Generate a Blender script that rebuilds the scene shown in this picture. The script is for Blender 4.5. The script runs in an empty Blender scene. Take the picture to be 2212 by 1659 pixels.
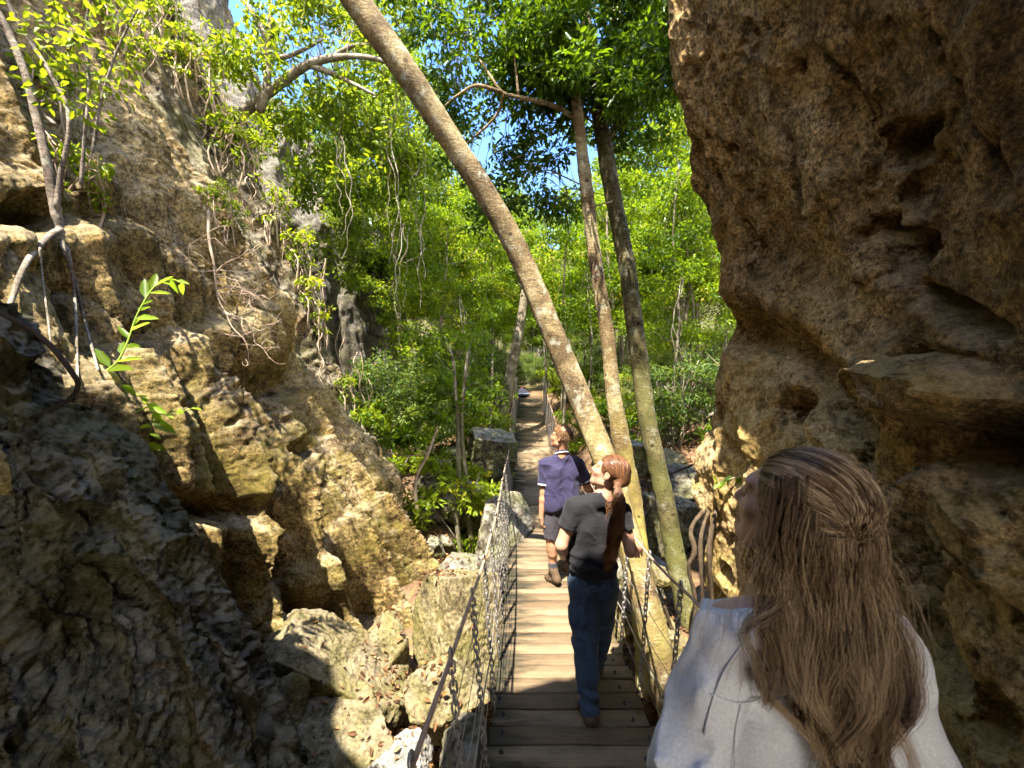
import bpy, math, random
import numpy as np
from mathutils import Vector, Matrix

rng = np.random.default_rng(11)
random.seed(11)
SC = bpy.context.scene
COL = SC.collection
FPX, CX, CY, CAMZ = 921.7, 1106.0, 829.5, 2.1


def P(px, py, d):
    """a point seen at picture coordinates (2212 wide sketch of the photo) at depth d, as a place in the world"""
    return np.array([(px - CX) / FPX * d, d, CAMZ - (py - CY) / FPX * d])


def PX(v):
    y = np.maximum(v[:, 1], 0.05)
    return CX + v[:, 0] / y * FPX, CY - (v[:, 2] - CAMZ) / y * FPX


# ------------------------------------------------------------------ noise
_perm = rng.permutation(256)
_perm = np.concatenate([_perm, _perm, _perm]).astype(np.int32)
_g = rng.normal(size=(256, 3))
_g /= np.linalg.norm(_g, axis=1)[:, None]
_rnd3 = rng.random((256, 3))


def gn(p, seed=0):
    p = np.asarray(p, float) + seed * 17.31
    i = np.floor(p).astype(np.int32)
    f = p - i
    i &= 255
    u = f * f * f * (f * (f * 6 - 15) + 10)
    r = 0
    for dx in (0, 1):
        wx = u[:, 0] if dx else 1 - u[:, 0]
        for dy in (0, 1):
            wy = u[:, 1] if dy else 1 - u[:, 1]
            for dz in (0, 1):
                wz = u[:, 2] if dz else 1 - u[:, 2]
                h = _perm[_perm[_perm[(i[:, 0] + dx) & 255] + ((i[:, 1] + dy) & 255)] + ((i[:, 2] + dz) & 255)]
                g = _g[h]
                r = r + wx * wy * wz * (g[:, 0] * (f[:, 0] - dx) + g[:, 1] * (f[:, 1] - dy) + g[:, 2] * (f[:, 2] - dz))
    return r * 1.6


def fbm(p, o=4, seed=0, lac=2.07, gain=0.5):
    p = np.asarray(p, float)
    a, s, r = 1.0, 0.0, 0
    for k in range(o):
        r = r + a * gn(p * lac ** k, seed + k)
        s += a
        a *= gain
    return r / s


def ridged(p, o=4, seed=0, lac=2.1, gain=0.55):
    p = np.asarray(p, float)
    a, s, r, w = 1.0, 0.0, 0, 1.0
    for k in range(o):
        n = (1 - np.abs(gn(p * lac ** k, seed + k)) * 1.7).clip(0, 1) ** 2
        r = r + a * n * w
        w = (n * 1.6).clip(0, 1)
        s += a
        a *= gain
    return r / s


def worley(p, seed=0):
    p = np.asarray(p, float) + seed * 9.7
    i = np.floor(p).astype(np.int32)
    f = p - i
    d1 = np.full(len(p), 9.0)
    d2 = np.full(len(p), 9.0)
    for dx in (-1, 0, 1):
        for dy in (-1, 0, 1):
            for dz in (-1, 0, 1):
                h = _perm[_perm[_perm[(i[:, 0] + dx) & 255] + ((i[:, 1] + dy) & 255)] + ((i[:, 2] + dz) & 255)]
                q = _rnd3[h]
                d = (dx + q[:, 0] - f[:, 0]) ** 2 + (dy + q[:, 1] - f[:, 1]) ** 2 + (dz + q[:, 2] - f[:, 2]) ** 2
                d2 = np.minimum(d2, np.maximum(d, d1))
                d1 = np.minimum(d1, d)
    return np.sqrt(d1), np.sqrt(d2)


def sstep(a, b, x):
    t = ((x - a) / (b - a)).clip(0, 1)
    return t * t * (3 - 2 * t)


# ------------------------------------------------------------------ mesh helpers
class MB:
    """collects vertices and faces and links them as one mesh object"""

    def __init__(s):
        s.V, s.F, s.R, s.M, s.n = [], [], [], [], 0

    def add(s, V, *Fs, rnd=None, mi=0):
        V = np.asarray(V, np.float32).reshape(-1, 3)
        s.V.append(V)
        if rnd is None:
            rnd = 0.5
        s.R.append(np.broadcast_to(np.asarray(rnd, np.float32), (len(V),)))
        for F in Fs:
            F = np.asarray(F, np.int32)
            if len(F):
                s.F.append(F + s.n)
                s.M.append(np.broadcast_to(np.asarray(mi, np.int32), (len(F),)))
        s.n += len(V)
        return s

    def build(s, name, mats, parent=None, smooth=True):
        me = bpy.data.meshes.new(name)
        V = np.concatenate(s.V)
        me.vertices.add(len(V))
        me.vertices.foreach_set('co', V.ravel())
        lv = np.concatenate([F.ravel() for F in s.F])
        cnt = np.concatenate([np.full(len(F), F.shape[1], np.int32) for F in s.F])
        me.loops.add(len(lv))
        me.loops.foreach_set('vertex_index', lv)
        me.polygons.add(len(cnt))
        st = np.zeros(len(cnt), np.int32)
        st[1:] = np.cumsum(cnt)[:-1]
        me.polygons.foreach_set('loop_start', st)
        me.polygons.foreach_set('material_index', np.concatenate(s.M).astype(np.int32))
        me.polygons.foreach_set('use_smooth', np.full(len(cnt), smooth))
        at = me.attributes.new('rnd', 'FLOAT', 'POINT')
        at.data.foreach_set('value', np.concatenate(s.R))
        me.update(calc_edges=True)
        if not isinstance(mats, (list, tuple)):
            mats = [mats]
        for m in mats:
            me.materials.append(m)
        o = bpy.data.objects.new(name, me)
        COL.objects.link(o)
        if parent is not None:
            o.parent = parent
            # children are modelled in world space: keep them there
            o.matrix_parent_inverse = Matrix.Translation(-parent.location)
        return o


def tag(o, label=None, cat=None, group=None, kind=None):
    if label:
        o['label'] = label
    if cat:
        o['category'] = cat
    if group:
        o['group'] = group
    if kind:
        o['kind'] = kind
    return o


def thing(name, label, cat, loc=(0, 0, 0), group=None):
    o = bpy.data.objects.new(name, None)
    COL.objects.link(o)
    o.location = Vector([float(v) for v in loc])
    o.empty_display_size = 0.2
    return tag(o, label, cat, group)


def copy_tree(root, loc, rz=0.0, sc=1.0, label=None, group=None):
    """a copy of a thing and of each of its parts; meshes are shared"""
    r = root.copy()
    COL.objects.link(r)
    r.location = loc
    r.rotation_euler = (0, 0, rz)
    r.scale = (sc, sc, sc) if np.isscalar(sc) else sc
    if label:
        r['label'] = label
    if group:
        r['group'] = group
    for ch in list(root.children):
        c = ch.copy()
        COL.objects.link(c)
        c.parent = r
        for g in ch.children:
            d = g.copy()
            COL.objects.link(d)
            d.parent = c
    return r


def cr(pts, n):
    """Catmull-Rom through pts (m,...) -> n samples"""
    p = np.asarray(pts, float)
    m = len(p)
    p = np.concatenate([(2 * p[:1] - p[1:2]), p, (2 * p[-1:] - p[-2:-1])])
    t = np.linspace(0, m - 1, n)
    i = np.minimum(t.astype(int), m - 2)
    f = (t - i).reshape((-1,) + (1,) * (p.ndim - 1))
    a, b, c, d = p[i], p[i + 1], p[i + 2], p[i + 3]
    return 0.5 * (2 * b + (c - a) * f + (2 * a - 5 * b + 4 * c - d) * f ** 2 + (3 * b - a - 3 * c + d) * f ** 3)


def grid_faces(nu, nv, wrap=False):
    a = np.arange(nu * nv).reshape(nu, nv)
    if wrap:
        b = np.roll(a, -1, axis=1)
        return np.stack([a[:-1], b[:-1], b[1:], a[1:]], -1).reshape(-1, 4)
    return np.stack([a[:-1, :-1], a[:-1, 1:], a[1:, 1:], a[1:, :-1]], -1).reshape(-1, 4)


def grid_normals(S):
    du = np.gradient(S, axis=0)
    dv = np.gradient(S, axis=1)
    n = np.cross(du, dv)
    return n / (np.linalg.norm(n, axis=2, keepdims=True) + 1e-12)


def frames(pts):
    pts = np.asarray(pts, float)
    t = np.gradient(pts, axis=0)
    t /= np.linalg.norm(t, axis=1)[:, None] + 1e-12
    u = np.zeros_like(t)
    r = np.array([1.0, 0, 0]) if abs(t[0, 0]) < 0.8 else np.array([0, 1.0, 0])
    for i in range(len(t)):
        r = r - t[i] * (r @ t[i])
        r /= np.linalg.norm(r) + 1e-12
        u[i] = r
    return t, u, np.cross(t, u)


def tube(pts, r, n=8, bumpy=0.0, freq=6.0, seed=0, tip=False):
    pts = np.asarray(pts, float)
    K = len(pts)
    r = np.broadcast_to(np.asarray(r, float), (K,))
    t, u, v = frames(pts)
    a = np.linspace(0, 2 * np.pi, n, endpoint=False)
    c, s = np.cos(a), np.sin(a)
    dirs = u[:, None] * c[None, :, None] + v[:, None] * s[None, :, None]
    V = pts[:, None] + dirs * r[:, None, None]
    if bumpy:
        q = V.reshape(-1, 3) * freq
        V = V + dirs * (fbm(q, 3, seed).reshape(K, n, 1) * bumpy * r[:, None, None])
    V = V.reshape(-1, 3)
    F = grid_faces(K, n, True)
    # round off both ends
    e0 = np.append(V, [pts[0] - t[0] * r[0] * 0.5, pts[-1] + t[-1] * r[-1] * (0.5)], axis=0)
    k = len(V)
    i = np.arange(n)
    j = (i + 1) % n
    T0 = np.stack([np.full(n, k), j, i], 1)
    T1 = np.stack([np.full(n, k + 1), (K - 1) * n + i, (K - 1) * n + j], 1)
    return e0, F, np.concatenate([T0, T1])


def add_tube(mb, pts, r, n=8, rnd=None, mi=0, **k):
    V, F, T = tube(pts, r, n, **k)
    mb.add(V, F, T, rnd=rnd, mi=mi)


def strands(mb, paths, w, rnd=None, mi=0, ns=3):
    """many thin tapered tubes at once: paths (S,K,3), w (S,K)"""
    S, K, _ = paths.shape
    t = np.gradient(paths, axis=1)
    t /= np.linalg.norm(t, axis=2, keepdims=True) + 1e-12
    ref = np.broadcast_to(np.array([0.31, 0.9, 0.29]), t.shape)
    u = np.cross(t, ref)
    u /= np.linalg.norm(u, axis=2, keepdims=True) + 1e-9
    v = np.cross(t, u)
    a = np.linspace(0, 2 * np.pi, ns, endpoint=False)
    V = paths[:, :, None] + (u[:, :, None] * np.cos(a)[None, None, :, None] + v[:, :, None] * np.sin(a)[None, None, :, None]) * w[:, :, None, None]
    base = grid_faces(K, ns, True)
    F = (base[None] + (np.arange(S) * K * ns)[:, None, None]).reshape(-1, 4)
    if rnd is not None:
        rnd = np.repeat(np.asarray(rnd), K * ns)
    mb.add(V.reshape(-1, 3), F, rnd=rnd, mi=mi)


def leaves(mb, pos, ax, nrm, L, ratio=0.42, fold=0.18, rnd=None, mi=0, droop=0.12):
    """oval leaves folded along the midrib, six vertices each"""
    n = len(pos)
    ax = ax / (np.linalg.norm(ax, axis=1, keepdims=True) + 1e-9)
    sd = np.cross(ax, nrm)
    sd /= np.linalg.norm(sd, axis=1, keepdims=True) + 1e-9
    up = np.cross(sd, ax)
    L = np.broadcast_to(np.asarray(L, float), (n,))[:, None]
    W = L * ratio
    b = pos
    l1 = pos + ax * L * 0.33 + sd * W * 0.5 + up * W * fold
    r1 = pos + ax * L * 0.33 - sd * W * 0.5 + up * W * fold
    l2 = pos + ax * L * 0.72 + sd * W * 0.36 + up * (W * fold * 0.6 - L * droop * 0.4)
    r2 = pos + ax * L * 0.72 - sd * W * 0.36 + up * (W * fold * 0.6 - L * droop * 0.4)
    tp = pos + ax * L - up * L * droop
    V = np.stack([b, l1, l2, tp, r2, r1], 1).reshape(-1, 3)
    k = np.arange(n)[:, None] * 6
    F = np.concatenate([k + np.array([[0, 3, 2, 1]]), k + np.array([[0, 5, 4, 3]])])
    if rnd is None:
        rnd = rng.random(n)
    mb.add(V, F, rnd=np.repeat(rnd, 6), mi=mi)


def unit(v):
    v = np.asarray(v, float)
    return v / (np.linalg.norm(v, axis=-1, keepdims=True) + 1e-12)


def clump_leaves(mb, cen, rad, n, L, seed=0, flat=0.6, up=0.7, mi=0, ratio=0.42, out=0.7):
    """n leaves round each clump centre; clump tones differ a little"""
    r = np.random.default_rng(seed)
    cen = np.asarray(cen, float)
    m = len(cen)
    rad = np.broadcast_to(np.asarray(rad, float), (m,))
    idx = np.repeat(np.arange(m), n)
    d = unit(r.normal(size=(m * n, 3)))
    rr = r.random(m * n) ** 0.45
    off = d * (rr * rad[idx])[:, None]
    off[:, 2] *= flat
    pos = cen[idx] + off
    ax = unit(d * out + r.normal(size=d.shape) * 0.6 + np.array([0, 0, -0.25]))
    nr = unit(r.normal(size=d.shape) * 0.6 + np.array([0, 0, up]))
    tone = r.random(m)
    rn = (tone[idx] * 0.55 + r.random(m * n) * 0.45)
    leaves(mb, pos, ax, nr, L * (0.65 + 0.6 * r.random(m * n)), ratio=ratio, rnd=rn, mi=mi)


# ------------------------------------------------------------------ signed-distance bodies
def seg(a, b, ra, rb):
    a = np.asarray(a, float)
    b = np.asarray(b, float)
    ba = b - a
    l2 = ba @ ba + 1e-12

    def f(p):
        pa = p - a
        h = ((pa @ ba) / l2).clip(0, 1)
        return np.linalg.norm(pa - h[:, None] * ba, axis=1) - (ra + (rb - ra) * h)
    return f


def ell(c, r, R=None):
    c = np.asarray(c, float)
    r = np.asarray(r, float)

    def f(p):
        q = p - c
        if R is not None:
            q = q @ R
        k0 = np.linalg.norm(q / r, axis=1)
        k1 = np.linalg.norm(q / (r * r), axis=1) + 1e-9
        return k0 * (k0 - 1) / k1
    return f


def smin(a, b, k):
    h = (0.5 + 0.5 * (b - a) / k).clip(0, 1)
    return b + (a - b) * h - k * h * (1 - h)


def union(fs, k=0.02):
    def f(p):
        d = fs[0](p)
        for g in fs[1:]:
            d = smin(d, g(p), k)
        return d
    return f


def cut(f, n, c, soft=0.0):
    """keep the side of f the normal n points away from"""
    n = unit(n)
    c = np.asarray(c, float)

    def g(p):
        return np.maximum(f(p), (p - c) @ n)
    return g


def grow(f, r):
    return lambda p: f(p) - r


def surface_net(f, lo, hi, h, coarse=6):
    lo = np.asarray(lo, float)
    hi = np.asarray(hi, float)
    nc = np.ceil((hi - lo) / (h * coarse)).astype(int) + 1
    n = nc * coarse
    gc = np.stack(np.meshgrid(*[lo[a] + (np.arange(nc[a]) + 0.5) * h * coarse for a in range(3)], indexing='ij'), -1)
    vc = f(gc.reshape(-1, 3)).reshape(nc)
    act = np.abs(vc) < h * coarse * 1.5
    val = np.repeat(np.repeat(np.repeat(vc, coarse, 0), coarse, 1), coarse, 2)
    bi = np.argwhere(act)
    o = np.stack(np.meshgrid(*[np.arange(coarse)] * 3, indexing='ij'), -1).reshape(-1, 3)
    idx = (bi[:, None] * coarse + o[None]).reshape(-1, 3)
    fv = np.empty(len(idx))
    pts = lo + idx * h
    for s in range(0, len(idx), 400000):
        fv[s:s + 400000] = f(pts[s:s + 400000])
    val[idx[:, 0], idx[:, 1], idx[:, 2]] = fv
    sg = val < 0
    c8 = [sg[i:n[0] - 1 + i, j:n[1] - 1 + j, k:n[2] - 1 + k] for i in (0, 1) for j in (0, 1) for k in (0, 1)]
    tot = sum(c.astype(np.int8) for c in c8)
    cell = (tot > 0) & (tot < 8)
    ci = np.argwhere(cell)
    cid = np.full(cell.shape, -1, np.int32)
    cid[cell] = np.arange(len(ci))
    acc = np.zeros((len(ci), 3))
    cnt = np.zeros(len(ci))
    corners = [(i, j, k) for i in (0, 1) for j in (0, 1) for k in (0, 1)]
    for a in corners:
        for ax in range(3):
            if a[ax] == 0:
                b = list(a)
                b[ax] = 1
                va = val[ci[:, 0] + a[0], ci[:, 1] + a[1], ci[:, 2] + a[2]]
                vb = val[ci[:, 0] + b[0], ci[:, 1] + b[1], ci[:, 2] + b[2]]
                m = (va < 0) != (vb < 0)
                t = np.where(m, va / np.where(m, va - vb, 1), 0)
                pt = np.asarray(a, float)[None].repeat(len(ci), 0)
                pt[:, ax] += t
                acc += pt * m[:, None]
                cnt += m
    V = lo + (ci + acc / cnt[:, None]) * h
    Fs = []
    for ax in range(3):
        b, c = (ax + 1) % 3, (ax + 2) % 3
        sl0 = [slice(None)] * 3
        sl1 = [slice(None)] * 3
        sl0[ax] = slice(0, n[ax] - 1)
        sl1[ax] = slice(1, n[ax])
        e = sg[tuple(sl0)] != sg[tuple(sl1)]
        ei = np.argwhere(e)
        ok = (ei[:, b] > 0) & (ei[:, c] > 0) & (ei[:, b] < n[b] - 1) & (ei[:, c] < n[c] - 1)
        ei = ei[ok]
        q = []
        for (ob, oc) in ((-1, -1), (0, -1), (0, 0), (-1, 0)):
            w = ei.copy()
            w[:, b] += ob
            w[:, c] += oc
            q.append(cid[w[:, 0], w[:, 1], w[:, 2]])
        q = np.stack(q, 1)
        fl = ~sg[ei[:, 0], ei[:, 1], ei[:, 2]]
        q[fl] = q[fl][:, ::-1]
        q = q[(q >= 0).all(1)]
        Fs.append(q)
    # settle the vertices on the surface
    T = np.array([[1, 1, 1], [1, -1, -1], [-1, 1, -1], [-1, -1, 1.0]])
    e = h * 0.4
    q = [f(V + t * e) for t in T]
    d = sum(q) / 4
    g = sum(a[:, None] * t for a, t in zip(q, T)) / (4 * e)
    V = V - (d / ((g * g).sum(1) + 0.3))[:, None].clip(-h, h) * g
    return V, np.concatenate(Fs)


def sdf_obj(name, f, lo, hi, h, mat, parent=None, rnd=None, mi=None):
    V, F = surface_net(f, lo, hi, h)
    mb = MB()
    mb.add(V, F, rnd=rnd, mi=0 if mi is None else mi(V[F].mean(1)))
    return mb.build(name, mat, parent)
# ------------------------------------------------------------------ materials
def nd(t, typ, ins=None, **props):
    n = t.nodes.new(typ)
    for k, v in props.items():
        setattr(n, k, v)
    for k, v in (ins or {}).items():
        s = n.inputs[k]
        if isinstance(v, bpy.types.NodeSocket):
            t.links.new(v, s)
        else:
            s.default_value = v
    return n


def mixc(t, fac, a, b, mode='MIX'):
    n = t.nodes.new('ShaderNodeMix')
    n.data_type = 'RGBA'
    n.blend_type = mode
    for k, v in ((0, fac), (6, a), (7, b)):
        if isinstance(v, bpy.types.NodeSocket):
            t.links.new(v, n.inputs[k])
        else:
            n.inputs[k].default_value = v if k == 0 else (tuple(v) + (1,))[:4]
    return n.outputs[2]


def ramp(t, fac, stops, interp='LINEAR'):
    n = t.nodes.new('ShaderNodeValToRGB')
    n.color_ramp.interpolation = interp
    while len(n.color_ramp.elements) > 1:
        n.color_ramp.elements.remove(n.color_ramp.elements[-1])
    for i, (p, c) in enumerate(stops):
        e = n.color_ramp.elements[0] if i == 0 else n.color_ramp.elements.new(p)
        e.position = p
        e.color = (tuple(c) + (1,))[:4] if not np.isscalar(c) else (c, c, c, 1)
    t.links.new(fac, n.inputs[0])
    return n.outputs[0]


def maprange(t, v, a, b, c, d):
    return nd(t, 'ShaderNodeMapRange', {0: v, 1: a, 2: b, 3: c, 4: d}).outputs[0]


def mth(t, op, a, b=0.0):
    return nd(t, 'ShaderNodeMath', {0: a, 1: b}, operation=op).outputs[0]


def newmat(name, rough=0.8, spec=0.3):
    m = bpy.data.materials.new(name)
    m.use_nodes = True
    t = m.node_tree
    b = t.nodes['Principled BSDF']
    b.inputs['Roughness'].default_value = rough
    b.inputs['Specular IOR Level'].default_value = spec
    return m, t, b


def coords(t, scale=(1, 1, 1), kind='Object', rot=(0, 0, 0)):
    tc = t.nodes.new('ShaderNodeTexCoord')
    return nd(t, 'ShaderNodeMapping', {'Vector': tc.outputs[kind], 'Scale': scale, 'Rotation': rot}).outputs[0]


def noise(t, vec, scale, detail=6, rough=0.6, dist=0.0, out='Fac'):
    return nd(t, 'ShaderNodeTexNoise', {'Vector': vec, 'Scale': scale, 'Detail': detail, 'Roughness': rough, 'Distortion': dist}).outputs[out]


def bump(t, h, strength, dist, normal=None):
    ins = {'Height': h, 'Strength': strength, 'Distance': dist}
    if normal is not None:
        ins['Normal'] = normal
    return nd(t, 'ShaderNodeBump', ins).outputs[0]


def rock_mat(name, dark, mid, pale, moss_or_light_amt=0.35, moss_or_light=(0.16, 0.15, 0.035), crust=(0.42, 0.40, 0.35), crust_amt=0.5, streak=0.5, pit=22.0, bmp=1.0, tilt=0.0, ochre=(0.30, 0.17, 0.05), ochre_amt=0.3, low=None, speck=0.0, upper=None):
    m, t, b = newmat(name, 0.92, 0.15)
    v = coords(t)
    vs = coords(t, (3.2, 3.2, 0.55), rot=(0, tilt, 0))
    n1 = noise(t, v, 0.9, 7, 0.62, 0.4)
    n2 = noise(t, v, 7.0, 9, 0.72)
    n3 = noise(t, vs, 1.5, 7, 0.65, 0.3)
    n4 = noise(t, v, 2.4, 6, 0.6, 0.6)
    n5 = noise(t, v, 36.0, 6, 0.7)
    vor = nd(t, 'ShaderNodeTexVoronoi', {'Vector': v, 'Scale': pit, 'Randomness': 1.0}, feature='SMOOTH_F1').outputs['Distance']
    col = ramp(t, n1, [(0.30, dark), (0.47, mid), (0.66, pale)])
    col = mixc(t, mth(t, 'MULTIPLY', ramp(t, n4, [(0.5, 0.0), (0.68, 1.0)]), ochre_amt), col, ochre)
    col = mixc(t, 1.0, col, ramp(t, n2, [(0.36, 0.42), (0.5, 1.0), (0.64, 1.55)]), 'MULTIPLY')
    n6 = noise(t, v, 95.0, 5, 0.75)
    col = mixc(t, 1.0, col, ramp(t, n5, [(0.38, 0.32), (0.5, 1.0), (0.62, 1.75)]), 'MULTIPLY')
    col = mixc(t, 1.0, col, ramp(t, n6, [(0.38, 0.50), (0.5, 1.0), (0.62, 1.5)]), 'MULTIPLY')
    pk = mth(t, 'MULTIPLY', ramp(t, vor, [(0.06, 1.0), (0.24, 0.0)]), ramp(t, n3, [(0.44, 0.0), (0.56, 0.8)]))
    col = mixc(t, pk, col, tuple(c * 0.3 for c in dark))
    if speck:
        sv = nd(t, 'ShaderNodeTexVoronoi', {'Vector': v, 'Scale': 46.0}).outputs['Distance']
        sm = mth(t, 'MULTIPLY', ramp(t, sv, [(0.10, 1.0), (0.17, 0.0)]), ramp(t, n4, [(0.42, 0.0), (0.55, 1.0)]))
        col = mixc(t, mth(t, 'MULTIPLY', sm, speck), col, crust)
    st = ramp(t, n3, [(0.50, 0.0), (0.64, 1.0)])
    col = mixc(t, mth(t, 'MULTIPLY', st, streak), col, tuple(c * 0.42 for c in dark))
    geo = t.nodes.new('ShaderNodeNewGeometry')
    nz = nd(t, 'ShaderNodeSeparateXYZ', {0: geo.outputs['Normal']}).outputs[2]
    # weathered pale crust on what faces up
    cm = mth(t, 'MULTIPLY', maprange(t, nz, 0.05, 0.55, 0.0, 1.0), ramp(t, n2, [(0.38, 0.0), (0.56, 1.0)]))
    col = mixc(t, mth(t, 'MULTIPLY', cm, crust_amt), col, crust)
    mm = mth(t, 'MULTIPLY', ramp(t, noise(t, v, 1.7, 7, 0.68, 0.5), [(0.44, 0.0), (0.60, 1.0)]), ramp(t, n2, [(0.3, 0.3), (0.6, 1.0)]))
    if low is not None:
        pz = nd(t, 'ShaderNodeSeparateXYZ', {0: geo.outputs['Position']}).outputs[2]
        mm = mth(t, 'MULTIPLY', mm, maprange(t, pz, low[0], low[1], 1.0, low[2]))
    col = mixc(t, mth(t, 'MULTIPLY', mm, moss_or_light_amt), col, moss_or_light)
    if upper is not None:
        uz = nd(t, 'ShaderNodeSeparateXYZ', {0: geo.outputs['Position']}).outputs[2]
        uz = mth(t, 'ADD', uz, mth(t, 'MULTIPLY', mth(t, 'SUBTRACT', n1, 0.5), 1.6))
        col = mixc(t, maprange(t, uz, upper[0], upper[1], 0.0, 1.0), col, mixc(t, 1.0, col, upper[2], 'MULTIPLY'))  # browner upper rock, with the overhang's shade put into its colour
    t.links.new(col, b.inputs['Base Color'])
    h = mth(t, 'ADD', mth(t, 'MULTIPLY', n2, 1.0), mth(t, 'MULTIPLY', vor, 0.5))
    nb = bump(t, h, 0.7 * bmp, 0.025)
    nb = bump(t, n5, 0.85 * bmp, 0.022, nb)
    nb = bump(t, n6, 0.7 * bmp, 0.008, nb)
    t.links.new(nb, b.inputs['Normal'])
    return m


def leaf_mat(name, cols, trans=0.45, tcol=(0.30, 0.46, 0.03), rough=0.42, yellow=None):
    m = bpy.data.materials.new(name)
    m.use_nodes = True
    t = m.node_tree
    b = t.nodes['Principled BSDF']
    b.inputs['Roughness'].default_value = rough
    b.inputs['Specular IOR Level'].default_value = 0.22
    at = nd(t, 'ShaderNodeAttribute', attribute_name='rnd').outputs['Fac']
    oi = t.nodes.new('ShaderNodeObjectInfo').outputs['Random']
    f = mth(t, 'ADD', at, mth(t, 'MULTIPLY', mth(t, 'SUBTRACT', oi, 0.5), 0.5))
    stops = [(0.1 + 0.8 * i / (len(cols) - 1), c) for i, c in enumerate(cols)]
    if yellow:
        stops[-1] = (0.93, stops[-1][1])
        stops.append((0.985, yellow))
    c = ramp(t, f, stops)
    t.links.new(c, b.inputs['Base Color'])
    tr = t.nodes.new('ShaderNodeBsdfTranslucent')
    tc = mixc(t, 1.0, ramp(t, f, [(0.0, tuple(0.62 * x for x in tcol)), (1.0, tuple(min(1, 1.25 * x) for x in tcol))]), (1, 1, 1), 'MULTIPLY')
    t.links.new(tc, tr.inputs['Color'])
    mx = nd(t, 'ShaderNodeMixShader', {0: trans, 1: b.outputs[0], 2: tr.outputs[0]})
    t.links.new(mx.outputs[0], t.nodes['Material Output'].inputs['Surface'])
    return m


def bark_mat(name, dark, mid, pale, lichen=(0.35, 0.36, 0.28), lich=0.4, green=(0.13, 0.14, 0.04), gr=0.3, ring=0.4, low=(1.0, 3.0)):
    m, t, b = newmat(name, 0.85, 0.2)
    v = coords(t)
    vz = coords(t, (1.0, 1.0, 4.0))
    n1 = noise(t, v, 3.0, 7, 0.65, 0.3)
    n2 = noise(t, vz, 16.0, 6, 0.7)
    n3 = noise(t, v, 60.0, 5, 0.7)
    c = ramp(t, n1, [(0.36, dark), (0.5, mid), (0.64, pale)])
    c = mixc(t, 1.0, c, ramp(t, n2, [(0.3, 0.5), (0.6, 1.2)]), 'MULTIPLY')
    c = mixc(t, 1.0, c, ramp(t, n3, [(0.34, 0.45), (0.62, 1.35)]), 'MULTIPLY')
    c = mixc(t, mth(t, 'MULTIPLY', ramp(t, noise(t, v, 6.5, 7, 0.72), [(0.54, 0.0), (0.62, 1.0)]), lich), c, lichen)
    geo = t.nodes.new('ShaderNodeNewGeometry')
    pz = nd(t, 'ShaderNodeSeparateXYZ', {0: geo.outputs['Position']}).outputs[2]
    g = mth(t, 'MULTIPLY', ramp(t, noise(t, v, 2.2, 6, 0.65), [(0.38, 0.0), (0.6, 1.0)]), maprange(t, pz, low[0], low[1], gr, gr * 0.15))
    c = mixc(t, g, c, green)
    # old knots
    vo = nd(t, 'ShaderNodeTexVoronoi', {'Vector': v, 'Scale': 5.5}).outputs['Distance']
    c = mixc(t, ramp(t, vo, [(0.0, 0.75), (0.09, 0.75), (0.13, 0.0)]), c, tuple(0.3 * x for x in dark))
    t.links.new(c, b.inputs['Base Color'])
    h = mth(t, 'ADD', n2, mth(t, 'MULTIPLY', n3, 0.5))
    t.links.new(bump(t, h, 0.7, 0.018), b.inputs['Normal'])
    return m


def plain_mat(name, col, rough=0.7, spec=0.3, var=0.25, scale=8.0, bmp=0.2, bscale=60.0, metal=0.0, bdist=0.004, stretch=(1, 1, 1)):
    m, t, b = newmat(name, rough, spec)
    v = coords(t, stretch)
    n = noise(t, v, scale, 6, 0.65)
    c = mixc(t, 1.0, col, ramp(t, n, [(0.3, 1 - var), (0.7, 1 + var)]), 'MULTIPLY')
    t.links.new(c, b.inputs['Base Color'])
    b.inputs['Metallic'].default_value = metal
    if bmp:
        t.links.new(bump(t, noise(t, v, bscale, 4, 0.6), bmp, bdist), b.inputs['Normal'])
    return m


def hair_mat(name, dark, mid, pale, rough=0.38, tip=None, tz=(0, 1)):
    m, t, b = newmat(name, rough, 0.35)
    at = nd(t, 'ShaderNodeAttribute', attribute_name='rnd').outputs['Fac']
    c = ramp(t, at, [(0.05, dark), (0.5, mid), (0.95, pale)])
    if tip:
        geo = t.nodes.new('ShaderNodeNewGeometry')
        pz = nd(t, 'ShaderNodeSeparateXYZ', {0: geo.outputs['Position']}).outputs[2]
        c = mixc(t, maprange(t, pz, tz[1], tz[0], 0.0, 0.85), c, mixc(t, 1.0, tip, ramp(t, at, [(0.0, 0.5), (1.0, 1.5)]), 'MULTIPLY'))
    t.links.new(c, b.inputs['Base Color'])
    return m


M = {}
M['cliff_r'] = rock_mat('overhang_limestone', (0.11, 0.066, 0.026), (0.27, 0.178, 0.078), (0.43, 0.315, 0.16), moss_or_light_amt=0.7, moss_or_light=(0.34, 0.255, 0.06), crust=(0.44, 0.35, 0.21), crust_amt=0.45, streak=0.5, bmp=1.2, speck=0.8, upper=(1.9, 2.9, (0.74, 0.70, 0.65)), tilt=0.35, ochre=(0.34, 0.19, 0.045), ochre_amt=0.45, low=(0.6, 3.2, 0.25))  # moss tint also brightens the foot as if lit; upper darkened as if shaded
M['cliff_l'] = rock_mat('fluted_limestone', (0.095, 0.062, 0.021), (0.215, 0.147, 0.052), (0.35, 0.26, 0.12), moss_or_light_amt=0.75, moss_or_light=(0.20, 0.165, 0.03), crust=(0.42, 0.37, 0.28), crust_amt=0.4, streak=0.5, bmp=1.2, tilt=-0.4, ochre_amt=0.3, low=(1.2, 3.6, 0.25))
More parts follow.
